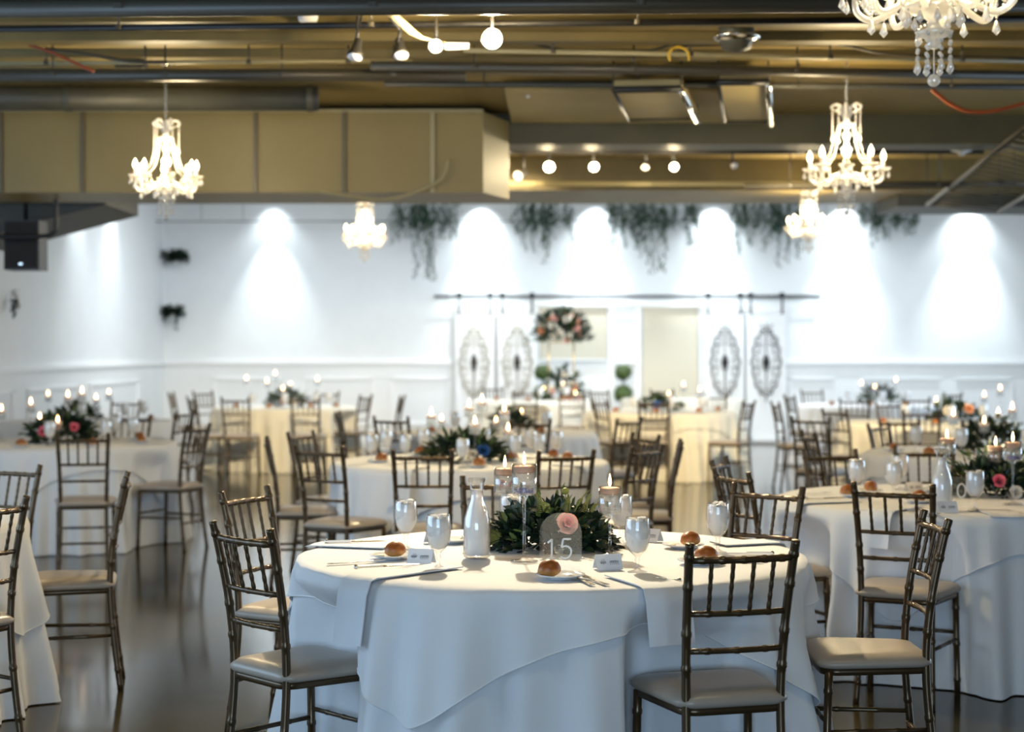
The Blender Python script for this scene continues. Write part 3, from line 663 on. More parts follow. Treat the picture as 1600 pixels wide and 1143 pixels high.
put_chair(610, 650, 3, (.45, .9)); put_chair(526, 642, 3, (1, 0)); put_chair(830, 655, 3, (-.3, .95)); put_chair(985, 652, 3, (-.75, .65))
put_chair(1172, 625, 8, (-.85, .5)); put_chair(1022, 625, 8, (0, 1)); put_chair(935, 624, 8, (.85, .4)); put_chair(1118, 612, 8, D=20.6)
put_chair(894, 622, 9, (0, 1), E+'right one of two before the head table', D=21.9); put_chair(820, 622, 9, None, E+'left one of two before the head table', D=22.7); put_chair(770, 604, 9, D=25.1); put_chair(1034, 608, 10, D=23.5); put_chair(935, 613, 10, D=23.1)
put_chair(367, 620, 11, (.1, 1), E+'left one of two before the far left ivory table'); put_chair(477, 620, 11, (0, 1), E+'right one of two before the far left ivory table'); put_chair(573, 616, 11); put_chair(630, 617, 11, (-1, .1), E+'edge-on, apart right of the far left ivory table'); put_chair(297, 619, 11, (1, .5))
put_chair(316, 610, 11, (.7, -.6)); put_chair(266, 612, 11, (1, .0), E+'in the far left corner beyond the ivory table'); put_chair(440, 608, 11, None, E+'left one of two behind the far left ivory table', D=22.4); put_chair(512, 608, 11, None, E+'right one of two behind the far left ivory table', D=22.3)
put_chair(291, 640, 13, (-.9, .3)); put_chair(197, 625, 13, (-.2, -1), D=18.4)
put_chair(311, 662, 12, (-.93, .35)); put_chair(129, 677, 12, (-.2, 1)); put_chair(208, 647, 12, (-.2, -1), E+'right one of two behind the left table with dark roses'); put_chair(98, 647, 12, (.1, -1), E+'left one of two behind the left table with dark roses')
put_chair(200, 740, 14, (-.97, -.20)); put_chair(23, 724, 14, (-.45, -.9)); put_chair(-10, 780, 14, (-.85, .5))
put_chair(1371, 660, 5, (.6, -.5)); put_chair(1405, 653, 5, (.1, -1), E+'left one of two behind the table behind table 10'); put_chair(1538, 656, 5, None, E+'right one of two behind the table behind table 10', D=13.1); put_chair(1262, 673, 5, (1, .1))
put_chair(1266, 650, 6, (.5, .85), E+'standing alone in the aisle left of the far right tables'); put_chair(1303, 638, 6, (.8, .5)); put_chair(1440, 636, 6, D=15.3); put_chair(1390, 628, 6, (.3, -.9), D=17.7)
put_chair(1335, 622, 7, (.3, .95), E+'left one of two before the rearmost right table'); put_chair(1433, 620, 7, (-.2, 1), E+'right one of two before the rearmost right table'); put_chair(1490, 612, 7, (-.5, .85)); put_chair(1268, 610, 7, (.3, -.9), D=23.2); put_chair(1232, 616, 7, (.9, .2), E+'left of the rearmost table on the right, nearer the barn doors')
put_chair(1210, 632, 7, (.98, .1), E+'edge-on in the aisle between the ivory and rearmost right tables', D=17.8)

# ------------------------------------------------------------------ tablecloths
RT = .865
def folds(th, seed):
    return .5*math.sin(th*9+seed)+.4*math.sin(th*14+seed*2.3)+.35*math.sin(th*23+seed*1.7)+.2*math.sin(th*5+seed*3.1)+.42*math.sin(th*37+2*math.sin(th*3+seed))
def dents(x, y):
    # how far the seats pushed under the table press the hanging cloth in, per direction
    n = 720; out = [9.0]*n
    for cx, cy_, rz in CHAIRS:
        if math.hypot(cx-x, cy_-y) > 1.9: continue
        c, s = math.cos(rz), math.sin(rz)
        for i in range(n):
            th = 2*PI*i/n; r_ = .60
            while r_ < 1.15:
                dx, dy = x+r_*math.cos(th)-cx, y+r_*math.sin(th)-cy_
                lx, ly = dx*c+dy*s, -dx*s+dy*c
                if abs(lx) < .222 and .0 < ly < .462: break
                r_ += .01
            if r_ < 1.14: out[i] = min(out[i], r_)
    w_ = 5; mn = [min(out[(i+k) % n] for k in range(-w_, w_+1)) for i in range(n)]
    mn = [min(1.1, v) for v in mn]
    for _ in range(2): mn = [sum(mn[(i+k) % n] for k in range(-7, 8))/15 for i in range(n)]
    return mn
def cloth_point(th, d, seed, gap, amp):
    R = cloth_free(th, d, seed, gap, amp)
    lim = DENT[int(th/(2*PI)*720) % 720]+gap*.6-.014
    k = min(1, max(0, (d-.03)/.17)); k = k*k*(3-2*k)
    return R if lim >= R else R+(lim-R)*k
def cloth_free(th, d, seed, gap, amp):
    k = min(1, d/.05); R = RT+gap+.012*k+.115*(d/.76)+amp*(d/.76)**.8*folds(th, seed)
    return R
def under_cloth(x, y, seed, m, L=.757, amp=.058):
    mb = MB(); n = 360; prof = [(0.0, 0), (.6, 0), (.85, 0), (1.0, 0)]
    rings = [[(RT*q*math.cos(2*PI*i/n), RT*q*math.sin(2*PI*i/n), .757) for i in range(n)] for q in (.02, .5, .9, .985)]
    for j in range(1, 17):
        d = L*(j/16)**1.2; ring = []
        for i in range(n):
            th = 2*PI*i/n; R = cloth_point(th, d, seed, 0, amp)
            ring.append((R*math.cos(th), R*math.sin(th), .757-max(0, d-.004)+(.0 if d < L-.001 else .002)))
        rings.append(ring)
    vs = [p for r_ in rings for p in r_]; fs = [(j*n+i, j*n+(i+1) % n, (j+1)*n+(i+1) % n, (j+1)*n+i) for j in range(len(rings)-1) for i in range(n)]
    mb.add(vs, fs); mb.add(rings[0], [tuple(range(n))])
    o = mb.obj('tablecloth', m); o.location = (x, y, 0); return o
def overlay(x, y, seed, ang, half, m, amp=.058):
    mb = MB(); n = 360; rings = [[(RT*q*math.cos(2*PI*i/n), RT*q*math.sin(2*PI*i/n), .763) for i in range(n)] for q in (.02, .5, .9, .99)]
    K = 16; hem = []
    for j in range(1, K+1):
        ring = []
        for i in range(n):
            th = 2*PI*i/n; c, s = abs(math.cos(th-ang)), abs(math.sin(th-ang)); p = 9
            L = half/((c**p+s**p)**(1/p))-RT; L = max(.06, L)
            d = L*(j/K)**1.1; sag = .012*math.sin(th*6+seed)
            R = cloth_point(th, d, seed, .018, amp)+.010*math.sin(th*31+seed)*(d/.7)
            z = .763-max(0, d-.004)*(.985)+(sag*(j/K))
            q = (R*math.cos(th), R*math.sin(th), z); ring.append(q)
            if j == K: hem.append(q)
        rings.append(ring)
    vs = [p for r_ in rings for p in r_]; fs = [(j*n+i, j*n+(i+1) % n, (j+1)*n+(i+1) % n, (j+1)*n+i) for j in range(len(rings)-1) for i in range(n)]
    mb.add(vs, fs); mb.add(rings[0], [tuple(range(n))]); mb.tube(hem, .0028, 5, closed=True)
    o = mb.obj('table_overlay', m); o.location = (x, y, 0); return o
for k, (x, y, ph) in T.items():
    iv = k in (6, 8, 9, 10, 11); DENT = dents(x, y)
    sh = under_cloth(x, y, k*1.37, 'ivory' if iv else 'cloth')
    tag(sh, '%s floor-length round tablecloth on %s' % ('ivory' if iv else 'white', ph), 'tablecloth', 'floor-length round tablecloths')
    ang = {1: math.radians(-90+17), 4: math.radians(-90-33+45), 2: math.radians(-84), 14: math.radians(-50)}.get(k, random.random())
    ov = overlay(x, y, k*1.37, ang, .995 if k == 1 else 1.02, 'ivory' if iv else 'overlay')
    tag(ov, '%s square overlay cloth draped over %s' % ('ivory' if iv else 'white', ph), 'overlay cloth', 'square overlay cloths')

# ------------------------------------------------------------------ table ware prototypes
def make_goblet():
    r = empty('water_goblet')
    MB().lathe([(1e-4, .001), (.032, .001), (.033, .003), (.012, .009), (.006, .014), (.0055, .03), (.009, .040), (.0065, .048), (.010, .056), (.022, .068), (.032, .088), (.0365, .115), (.0365, .140), (.0335, .172), (.0325, .178), (.0318, .178), (.0325, .172)], (0, 0, 0), 20).obj('glass', 'glass', r)
    MB().lathe([(1e-4, .062), (.018, .068), (.029, .088), (.0345, .115), (.0345, .140), (.0325, .165)], (0, 0, 0), 20, False, True).obj('water', 'water', r)
    m = MB(); random.seed(4)
    for i in range(7):
        a = i*2.4; m.box((.016*math.cos(a), .016*math.sin(a), .163+.004*(i % 3)), (.016, .014, .014), a, .5*i)
    m.obj('ice', 'water', r)
    return r
goblet = make_goblet()
for o_ in goblet.children:
    for v_ in o_.data.vertices:
        if v_.co.z > .05: v_.co.x *= 1.13; v_.co.y *= 1.13
def make_plate():
    r = empty('bread_plate')
    MB().lathe([(1e-4, .003), (.04, .003), (.05, .006), (.075, .013), (.077, .0155), (.074, .0165), (.05, .009), (.04, .006), (1e-4, .006)], (0, 0, 0), 28).obj('dish', 'china', r)
    MB().lathe([(.036, .003), (.036, 0), (.032, 0), (.032, .003)], (0, 0, 0), 20).obj('foot_ring', 'china', r)
    m = MB(); m.lathe([(.012, 0), (.0145, .003), (.012, .006), (1e-4, .0065)], (-.040, .004, .008), 12); m.obj('butter', 'waxwhite', r)
    return r
plate = make_plate()
def roll_mesh():
    m = MB(); n = 18; vs = []
    def fn(u, v):
        a = 2*PI*u; b = PI*v; x, y, z = math.sin(b)*math.cos(a), math.sin(b)*math.sin(a), -math.cos(b)
        d = 1+.06*noise.noise(Vector((x, y, z))*2.2)+.02*noise.noise(Vector((x, y, z))*7)
        return (x*.041*d, y*.033*d, (z*.034 if z > 0 else z*.020)*d+.020)
    m.grid(fn, 20, 12, True, True); return m.mesh('bread_roll', 'bread')
rollme = roll_mesh()
def single(me, name, loc, rz, lab, cat, group, sc=1, tilt=0):
    o = bpy.data.objects.new(name, me); C.objects.link(o); o.location = loc; o.rotation_euler = (tilt, 0, rz); o.scale = (sc, sc, sc)
    return tag(o, lab, cat, group)
def fork_mb():
    m = MB(); m.box((0, -.05, .003), (.012, .10, .003)); m.box((0, .015, .004), (.006, .05, .003)); m.box((0, .05, .005), (.022, .025, .002))
    for i in range(4): m.box((-.009+.006*i, .077, .006), (.003, .036, .002))
    m.box((0, -.10, .003), (.018, .02, .003)); return m
fork = fork_mb().mesh('fork', 'silver')
def knife_mb():
    m = MB(); m.box((0, -.06, .004), (.016, .09, .007)); m.add([(-.007, -.015, .001), (.007, -.015, .001), (.009, .08, .001), (0, .115, .001), (-.005, .09, .001), (-.007, -.015, .005), (.006, -.015, .004), (.007, .08, .003), (0, .115, .003), (-.005, .09, .005)], [(4, 3, 2, 1, 0), (5, 6, 7, 8, 9)]+[(i, (i+1) % 5, (i+1) % 5+5, i+5) for i in range(5)], False)
    m.ball((0, -.105, .004), .008, 6); return m
knife = knife_mb().mesh('knife', 'silver')
def make_card():
    r = empty('place_card')
    def sheet(sy):
        def fn(u, v): return ((u-.5)*.088, sy*(.026*(1-v)), .048*v)
        return fn
    MB().grid(sheet(-1), 2, 2, False).grid(sheet(1), 2, 2, False).obj('folded_card', 'card', r)
    for x0, n_, sd in ((-.030, 9, 1.0), (.002, 14, 2.3)):
        pts = []
        for i in range(n_*5):
            t_ = i/5; am = .0036 if (int(t_*1.3+sd) % 4) else .009
            pts.append((x0+.0021*t_+.0012*math.cos(t_*4.1+sd), .024+am*math.sin(t_*4.1+sd*2)))
        MB().tube([(a, -.026*(1-b/.048)-.0011, b) for a, b in pts], .0005, 4).obj('handwriting', 'ink', r)
    return r
card = make_card()
def make_carafe():
    r = empty('water_carafe')
    MB().lathe([(1e-4, .001), (.040, .001), (.045, .006), (.047, .03), (.0465, .10), (.044, .135), (.034, .17), (.0225, .20), (.021, .225), (.025, .255), (.031, .270), (.033, .274), (.030, .274), (.023, .255), (.0195, .225)], (0, 0, 0), 28).obj('glass', 'glass', r)
    MB().lathe([(1e-4, .012), (.040, .012), (.0445, .03), (.044, .10), (.0415, .135), (.032, .168), (.020, .20), (.0185, .235)], (0, 0, 0), 24, False, True).obj('water', 'water', r)
    return r
carafe = make_carafe()
def holder(loc, hstem, kind, lab, tall=.095, r_=.040, lit=True, detail=True):
    r = empty('candle_holder', loc)
    MB().lathe([(1e-4, .001), (.046, .001), (.047, .004), (.02, .008), (.006, .014), (.0045, hstem*.5), (.006, hstem-.02), (.014, hstem-.006), (.012, hstem)], (0, 0, 0), 18).obj('stem', 'glass', r)
    MB().lathe([(1e-4, hstem), (r_*.9, hstem), (r_, hstem+.006), (r_, hstem+tall), (r_-.002, hstem+tall), (r_-.002, hstem+.008)], (0, 0, 0), 22).obj('cup', 'glass', r)
    MB().lathe([(1e-4, hstem+.004), (r_-.003, hstem+.005), (r_-.003, hstem+tall*.74)], (0, 0, 0), 20, False, True).obj('water', 'clearwater', r)
    if detail:
        m = MB()
        if kind == 'gem':
            for i in range(34):
                a = i*2.4; q = math.sqrt((i+.5)/34)*(r_-.008); m.ball((q*math.cos(a), q*math.sin(a), hstem+.012+.006*(i % 2)), .0055, 5)
            m.obj('gems', 'gem', r)['label'] = 'blue glass gems'
        m = MB()
        for i in range(9): a = i*2.1; m.leaf((.012*math.cos(a), .012*math.sin(a), hstem+.02+.002*i), (math.cos(a), math.sin(a), .5), (0, 0, 1), .022, .009)
        m.obj('floating_leaves', 'fern' if kind != 'pink' else 'leaf2', r)
        if kind == 'pink':
            m = MB()
            for i in range(6): a = i*1.9+.5; m.ball((.022*math.cos(a), .022*math.sin(a), hstem+.025+.004*i), .008, 6)
            m.obj('petals', 'rose', r)
    tag(r, lab, 'candle holder', 'stemmed glass candle holders')
    zc = hstem+tall*.74
    c = empty('floating_candle', (loc[0], loc[1], loc[2]+zc))
    MB().lathe([(1e-4, -.006), (r_*.6, -.005), (r_*.85, .004), (r_*.9, .016), (r_*.8, .021), (1e-4, .019)], (0, 0, 0), 18).obj('wax', 'wax', c)
    MB().tube([(0, 0, .018), (0, 0, .028)], .001, 4).obj('wick', 'wick', c)
    MB().lathe([(1e-4, .024), (.004, .029), (.0062, .038), (.0045, .052), (.0018, .064), (1e-4, .070)], (0, 0, 0), 10).obj('flame', 'flame', c)
    light('candle_light', 'POINT', (loc[0], loc[1]-.0, loc[2]+zc+.085), .9, (1, .62, .32), shadow_soft_size=.006)
    tag(c, lab.replace('candle holder', 'cup').replace('glass cup', 'glass cup').replace('tall', 'the tall', 1) if 0 else 'lit floating candle in '+lab, 'candle', 'lit floating candles')
def simple_candle(px, py, tk, k, dD=0):
    tx, ty, ph = T[tk]; D = ty+dD; fl = Q(px, py, D); hst = max(.02, fl.z-.045-.06-TZ)
    r = empty('candle_holder', (fl.x, fl.y, TZ+.001))
    me = CAND.get(round(hst, 2))
    h = round(hst, 2)
    if me is None:
        a = MB().lathe([(1e-4, .001), (.040, .001), (.041, .004), (.006, .012), (.0045, h*.5), (.006, max(.013, h-.01)), (.012, max(.014, h))], (0, 0, 0), 12).mesh('stem', 'glass')
        b = MB().lathe([(1e-4, h), (.035, h+.003), (.035, h+.075)], (0, 0, 0), 14).lathe([(1e-4, h+.004), (.032, h+.005), (.032, h+.04)], (0, 0, 0), 12, False, True).mesh('cup', 'clearwater')
        me = CAND[h] = (a, b)
    for n_, m_ in zip(('stem', 'cup'), me):
        o = bpy.data.objects.new(n_, m_); C.objects.link(o); o.parent = r
    nth = ORD[k]
    tag(r, 'glass candle holder, %s from left, on %s' % (nth, ph), 'candle holder', 'stemmed glass candle holders')
    c = empty('floating_candle', (fl.x, fl.y, TZ+h+.045)); o = bpy.data.objects.new('wax', WAXM); C.objects.link(o); o.parent = c
    o = bpy.data.objects.new('flame', FLM); C.objects.link(o); o.parent = c
    tag(c, 'lit floating candle, %s from left, on %s' % (nth, ph), 'candle', 'lit floating candles')
CAND = {}; ORD = ['first', 'second', 'third', 'fourth', 'fifth', 'sixth', 'seventh', 'eighth']
WAXM = MB().lathe([(1e-4, 0), (.029, .002), (.031, .018), (1e-4, .020)], (0, 0, 0), 14).mesh('wax', 'wax')
FLM = MB().lathe([(1e-4, .022), (.0085, .034), (.0095, .044), (.006, .060), (1e-4, .078)], (0, 0, 0), 8).mesh('flame', 'flame')

def rose_mb(R, c=(0, 0, 0), tilt=(0, -.6, 1), seed=0):
    rnd = random.Random(seed); m = MB(); ax = Vector(tilt).normalized(); q = ax.to_track_quat('Z', 'Y'); c = Vector(c)
    for k in range(30):
        t_ = k/29; a0 = k*2.4+rnd.random()*.3; rad = R*(.12+.75*t_); h = R*(1.0-.35*t_); op = .15+1.0*t_
        def fn(u, v, a0=a0, rad=rad, h=h, op=op):
            a = a0+(u-.5)*1.9*(1-.25*v); r_ = rad*(.45+.55*v**.7)+R*.18*op*v*v
            z = h*(v-.35)-R*.22*op*v**3-R*.25*(abs(u-.5)*2)**2.5*v
            return c+q @ Vector((r_*math.cos(a), r_*math.sin(a), z))
        m.grid(fn, 5, 4)
    return m
def foliage(rx, ry, rz, n, L, W, seed, m, r, name='leaves', zmin=.0, wild=.5):
    rnd = random.Random(seed); mb = MB()
    for i in range(n):
        u = rnd.random()*2*PI; v = math.asin(min(1, rnd.random()**.8)); k = .55+.5*rnd.random()
        p = Vector((math.cos(u)*math.cos(v)*rx*k, math.sin(u)*math.cos(v)*ry*k, math.sin(v)*rz*k+zmin))
        d = Vector((p.x/rx, p.y/ry, (p.z-zmin)/rz*.7+.1)).normalized()+Vector((rnd.uniform(-wild, wild), rnd.uniform(-wild, wild), rnd.uniform(-wild, wild)))
        s = rnd.uniform(.7, 1.25); mb.leaf(p, d, (rnd.uniform(-1, 1), rnd.uniform(-1, 1), 1), L*s, W*s)
    return mb.obj(name, m, r)

# ------------------------------------------------------------------ table 15
def gob(px, py, tk, lab=None, sc=1):
    p = P(px, py, TZ); o = place(goblet, (p.x, p.y, TZ+.001), random.random()*6, sc)
    return tag(o, lab or 'ice water goblet at the %s side of %s' % (side(p.x, p.y, tk), T[tk][2]), 'goblet', 'ice water goblets')
def pl(px, py, tk, lab=None, roll=True, rlab=None, rz=0, dx=.012):
    p = P(px, py, TZ); o = place(plate, (p.x, p.y, TZ), rz)
    s = lab or 'at the %s of %s' % (side(p.x, p.y, tk), T[tk][2])
    tag(o, 'white bread plate '+s, 'plate', 'white bread plates')
    if roll: single(rollme, 'bread_roll', (p.x+dx, p.y-.003, TZ+.0075), rz+random.random(), 'toasted bread roll '+s, 'bread roll', 'bread rolls on plates')
def cd(px, py, rz, lab):
    p = P(px, py, TZ); tag(place(card, (p.x, p.y, TZ+.001), rz), lab, 'place card', 'folded place cards')
gob(634, 859, 1, 'ice water goblet behind the brown roll at left of table 15')
gob(685, 889, 1, 'ice water goblet between place card and carafe on table 15')
gob(798, 848, 1, 'ice water goblet peeking out behind the carafe of table 15')
gob(971, 849, 1, 'ice water goblet right behind the single candle of table 15')
gob(996, 895, 1, 'ice water goblet above the knife tip at front of table 15')
gob(1122, 864, 1, 'ice water goblet nearest the right edge of table 15')
pl(612, 873, 1, 'at the left of table 15'); pl(706, 848, 1, 'behind the goblet left of the carafe', False); pl(876, 904, 1, 'right under the number 15 sign', dx=-.035); pl(1068, 856, 1, 'at the far right of table 15', dx=.025); pl(1094, 881, 1, 'behind the nearest chair back at table 15', dx=.02)
cd(658, 880, -.3, 'white place card beside the left roll of table 15'); cd(950, 889, .25, 'white place card in front of the greenery of table 15'); cd(683, 848, .5, 'white place card behind the left goblets of table 15'); cd(1016, 846, -.6, 'white place card right of the candle on table 15')
def lay(me, nm, px, py, rz, lab, cat, z=0.0012): p = P(px, py, TZ); single(me, nm, (p.x, p.y, TZ+z), rz, lab, cat, 'silver cutlery')
lay(fork, 'fork', 908, 908, .28, 'silver fork left of its pair at the front of table 15', 'fork'); lay(fork, 'fork', 927, 908, .34, 'silver fork right of its pair at the front of table 15', 'fork')
lay(knife, 'knife', 1016, 905, .95, 'silver knife lying before the front goblet of table 15', 'knife'); lay(knife, 'knife', 604, 891, -1.15, 'silver knife left of the white place card on table 15', 'knife', .012)
lay(knife, 'knife', 555, 851, -1.45, 'silver knife on the flat napkin at the far left', 'knife', .010); lay(fork, 'fork', 560, 880, -1.1, 'silver fork left of the brown roll on table 15', 'fork')
lay(fork, 'fork', 1140, 878, 1.3, 'silver fork right of the goblet at the right edge', 'fork'); lay(knife, 'knife', 1160, 866, 1.5, 'silver knife at the far right of table 15', 'knife')
p = P(745, 872, TZ); tag(place(carafe, (p.x, p.y, TZ+.001)), 'tall clear carafe full of water on table 15', 'carafe', 'glass water carafes')
def hp(px, py): p = P(px, py, TZ); return (p.x, p.y, TZ+.001)
holder(hp(819, 878), .225, 'gem', 'the tallest glass cup with blue gems on table 15', .105, .043)
holder(hp(789, 856), .195, 'pink', 'the stemmed glass cup with pink petals on table 15', .095, .040)
holder(hp(953, 868), .145, 'plain', 'the shorter glass cup at the right of the number 15')
# napkins that lie on the table and hang over the edge
def napkin(tk, pin, th, wd, inner, drop, lab, lift=.004, seed=0):
    tx, ty, _ = T[tk]; mb = MB(); th = math.radians(th-90); c, s = math.cos(th), math.sin(th); K = 26; Lt = inner+drop
    def base(t_, off):                     # t_ metres along the strip from its inner end, off sideways
        d = t_-inner
        if d < 0: r_ = RT-.002+d; z = TZ+lift
        else:
            r_ = RT+.036+.012*min(1, d/.04)+.115*(d/.76)+.01; z = TZ+lift-d
            if d < .03: r_ = RT+.04*math.sin(d/.03*PI/2)+.006; z = TZ+lift-.006*(d/.03)**2
        return r_, z
    def sheet(up):
        def fn(u, v):
            off = (u-.5)*wd; r_, z = base(v*Lt, off); w_ = .004*math.sin(u*7+v*5+seed)
            r_ += up*(.004 if v*Lt > inner else 0)+w_*(1 if v*Lt > inner else 0); z += up*.004 if v*Lt < inner+.01 else 0
            return (r_*c-off*s*1, r_*s+off*c, z)
        return fn
    mb.grid(sheet(1), 8, K); mb.grid(sheet(0), 8, K)
    e = []
    for u in (0, 1):
        f1, f0 = sheet(1), sheet(0); mb.add([f1(u, j/K) for j in range(K+1)]+[f0(u, j/K) for j in range(K+1)], [(j, j+1, j+K+2, j+K+1) for j in range(K)])
    f1, f0 = sheet(1), sheet(0); mb.add([f1(i/8, 1) for i in range(9)]+[f0(i/8, 1) for i in range(9)], [(i, i+1, i+10, i+9) for i in range(8)])
    o = mb.obj('napkin', 'napkin'); o.location = (tx, ty, 0)
    return tag(o, lab, 'napkin', 'folded white napkins')
napkin(1, None, -43, .13, .36, .20, 'white napkin hanging over the left front edge of table 15')
napkin(1, None, 21, .15, .24, .17, 'white napkin hanging over the middle front edge of table 15', seed=2)
napkin(1, None, -106, .12, .26, .02, 'flat folded napkin at the far left of table 15')
napkin(1, None, 112, .12, .20, .14, 'white napkin at the far right of table 15', seed=3)
# arched sign
def digits(text, h, m):
    st = .0032
    shapes = {'1': [[(-.10, .80), (.05, .92), (.12, 1.0)], [(.12, 1.0), (.12, 0)], [(-.12, 0), (.36, 0)]],
              '5': [[(.62, 1.0), (.20, 1.0)], [(.20, 1.0), (.12, .56)], [(.12, .56), (.25, .62), (.42, .62), (.58, .50), (.62, .32), (.55, .12), (.38, 0), (.20, -.01), (.05, .08)]],
              '0': [[(.35+.30*math.sin(a), .5+.5*math.cos(a)) for a in [2*PI*i/24 for i in range(25)]]]}
    x = 0
    for ch_ in text:
        for k, line in enumerate(shapes[ch_]):
            ps = [(x+a*h, 0, b*h) for a, b in line]; pp = curve(ps, 5) if len(ps) > 3 else [Vector(p_) for p_ in ps]
            wd = .055*h if not (ch_ == '1' and k == 2) else .03*h
            m.tube(pp, wd, 6)
        x += h*(.52 if ch_ == '1' else .78)
    return m
def arch_sign(loc, rz, text, wd, ht, dh, dx, dz, lab, numlab):
    r = empty('number_sign', loc, rz)
    pts = [(-wd/2, 0), (wd/2, 0)]+[(wd/2*math.cos(a), ht-wd/2+wd/2*math.sin(a)) for a in [PI*i/20 for i in range(21)]]
    n = len(pts); MB().add([(x, -.0015, z) for x, z in pts]+[(x, .0015, z) for x, z in pts], [tuple(range(n)), tuple(range(2*n-1, n-1, -1))]+[(i, i+n, (i+1) % n+n, (i+1) % n) for i in range(n)], False).obj('arched_panel', 'acrylic', r)
    dm = digits(text, dh, MB()); dm.v = [(x+dx, -.0022+(y)*.12, z+dz) for x, y, z in dm.v]; o = dm.obj('numerals', 'white_ink', r); o['label'] = numlab
    MB().box((.0, -.0, .006), (wd*.9, .03, .012)).obj('base', 'acrylic', r)
    return tag(r, lab, 'table sign')
p = P(876, 890, TZ)
arch_sign((p.x, p.y, TZ+.001), 0, '15', .138, .185, .062, -.036, .037, 'arched clear acrylic sign with the white number 15', 'white number 15')
# greenery of table 15
p = Vector((.137, 6.02, TZ))
g = empty('greenery_centerpiece', p); tag(g, 'dark green centrepiece with one blush rose behind the number 15', 'flower arrangement')
foliage(.220, .15, .150, 1150, .048, .026, 1, 'leaf', g, wild=.8)
foliage(.225, .16, .165, 150, .045, .018, 2, 'leaf2', g, 'bright_leaves', .03, .8)
foliage(.20, .14, .165, 45, .045, .030, 3, 'leaf3', g, 'eucalyptus', .02)
m = MB(); rnd = random.Random(5)
for i in range(16):
    a = rnd.uniform(-.6, .6); bx_, bz = (-.19, .05) if i < 9 else (rnd.uniform(-.02, .14), .14); L = rnd.uniform(.06, .12)
    dr = Vector((-1, -.3, .15+a)) if i < 9 else Vector((rnd.uniform(-.6, .6), -.2, 1)); dr.normalize(); p0 = Vector((bx_+rnd.uniform(-.02, .02), -.10, bz))
    for j in range(16):
        q = p0+dr*L*j/15; q.z -= .03*(j/15)**2
        for sx in (-1, 1): m.leaf(q, dr+Vector((sx*.5, 0, sx*.8)), (0, -1, 0), .022*(1-.5*j/15), .003)
m.obj('fern_sprigs', 'fern', g)
rose_mb(.040, (.055, -.150, .105), (.35, -1, .55), 1).obj('rose', 'rose', g)['label'] = 'blush pink rose'
rose_mb(.019, (.060, -.172, .113), (.35, -1, .55), 8).obj('rose_heart', 'rosedeep', g)
MB().tube(curve([(.02, -.05, .10), (.05, -.08, .17), (.052, -.09, .205)]), .0015, 4).ball((.052, -.09, .215), .014, 8, .9).obj('seed_pod', 'fern', g)

# ------------------------------------------------------------------ table 10
for px, py, lab in ((1339, 775, 'behind the two front ones at the left of table 10'), (1407, 765, 'standing farther back left of the carafe of table 10'), (1397, 779, 'standing before another goblet left of the table 10 carafe'), (1524, 798, 'in front of the rose centrepiece of table 10')):
    gob(px, py, 4, 'ice water goblet '+lab)
pl(1335, 776, 4, 'behind the nearest chair of table 10', dx=-.03); pl(1357, 770, 4, 'at the left back of table 10'); pl(1437, 785, 4, 'before the carafe of table 10', dx=.0); pl(1462, 768, 4, 'left behind the carafe of table 10')
cd(1480, 800, .1, 'white place card in front of the table 10 carafe'); cd(1428, 768, .3, 'white place card behind the table 10 chair')
lay(fork, 'fork', 1432, 800, .3, 'silver fork left of its pair on table 10', 'fork'); lay(fork, 'fork', 1446, 800, .3, 'silver fork right of its pair on table 10', 'fork')
lay(knife, 'knife', 1290, 779, -1.2, 'silver knife at the left edge of table 10', 'knife'); lay(fork, 'fork', 1275, 772, -1.1, 'silver fork at the left edge of table 10', 'fork')
napkin(4, None, -38, .14, .30, .16, 'white napkin hanging over the left front edge of table 10', seed=1)
napkin(4, None, -70, .12, .28, .04, 'flat folded napkin at the left edge of table 10')
napkin(4, None, -3, .14, .30, .03, 'flat folded napkin at the front of table 10', seed=4)
p = P(1472, 797, TZ); tag(place(carafe, (p.x, p.y, TZ+.001)), 'tall clear carafe of water left of the number 10 sign', 'carafe', 'glass water carafes')
p = P(1498, 789, TZ)
r_ = empty('number_sign', (p.x, p.y, TZ+.001)); tag(r_, 'clear sign with white number 10 between carafe and goblet', 'table sign')
MB().box((0, 0, .006), (.10, .03, .012)).obj('base', 'acrylic', r_); MB().box((0, 0, .07), (.12, .003, .12)).obj('panel', 'acrylic', r_)
dm = digits('10', .062, MB()); dm.v = [(x-.040, -.003+y*.1, z+.035) for x, y, z in dm.v]; dm.obj('numerals', 'white_ink', r_)
g = empty('flower_centerpiece', (2.37, 8.22, TZ)); tag(g, 'dark centrepiece with pink and white roses on table 10', 'flower arrangement')
foliage(.25, .16, .15, 850, .05, .026, 11, 'leaf', g, wild=.8); foliage(.27, .17, .19, 120, .055, .018, 12, 'leaf2', g, 'bright_leaves', .03); foliage(.27, .17, .21, 70, .06, .012, 13, 'leaf3', g, 'grey_sprigs', .02)
rose_mb(.032, (-.03, -.17, .085), (.0, -1, .4), 3).obj('rose', 'rosepink', g)['label'] = 'deep pink rose'
rose_mb(.034, (.05, -.17, .03), (.2, -1, .3), 4).obj('rose', 'rosewhite', g)['label'] = 'white rose'
holder(hp(1556, 775), .16, 'pink', 'the left glass cup with leaves behind the table 10 rose', .085)
holder(hp(1583, 788), .20, 'gem', 'the tall glass cup with blue gems on table 10', .09)
holder(hp(1480, 772), .20, 'plain', 'the glass cup behind the carafe of table 10', .075)

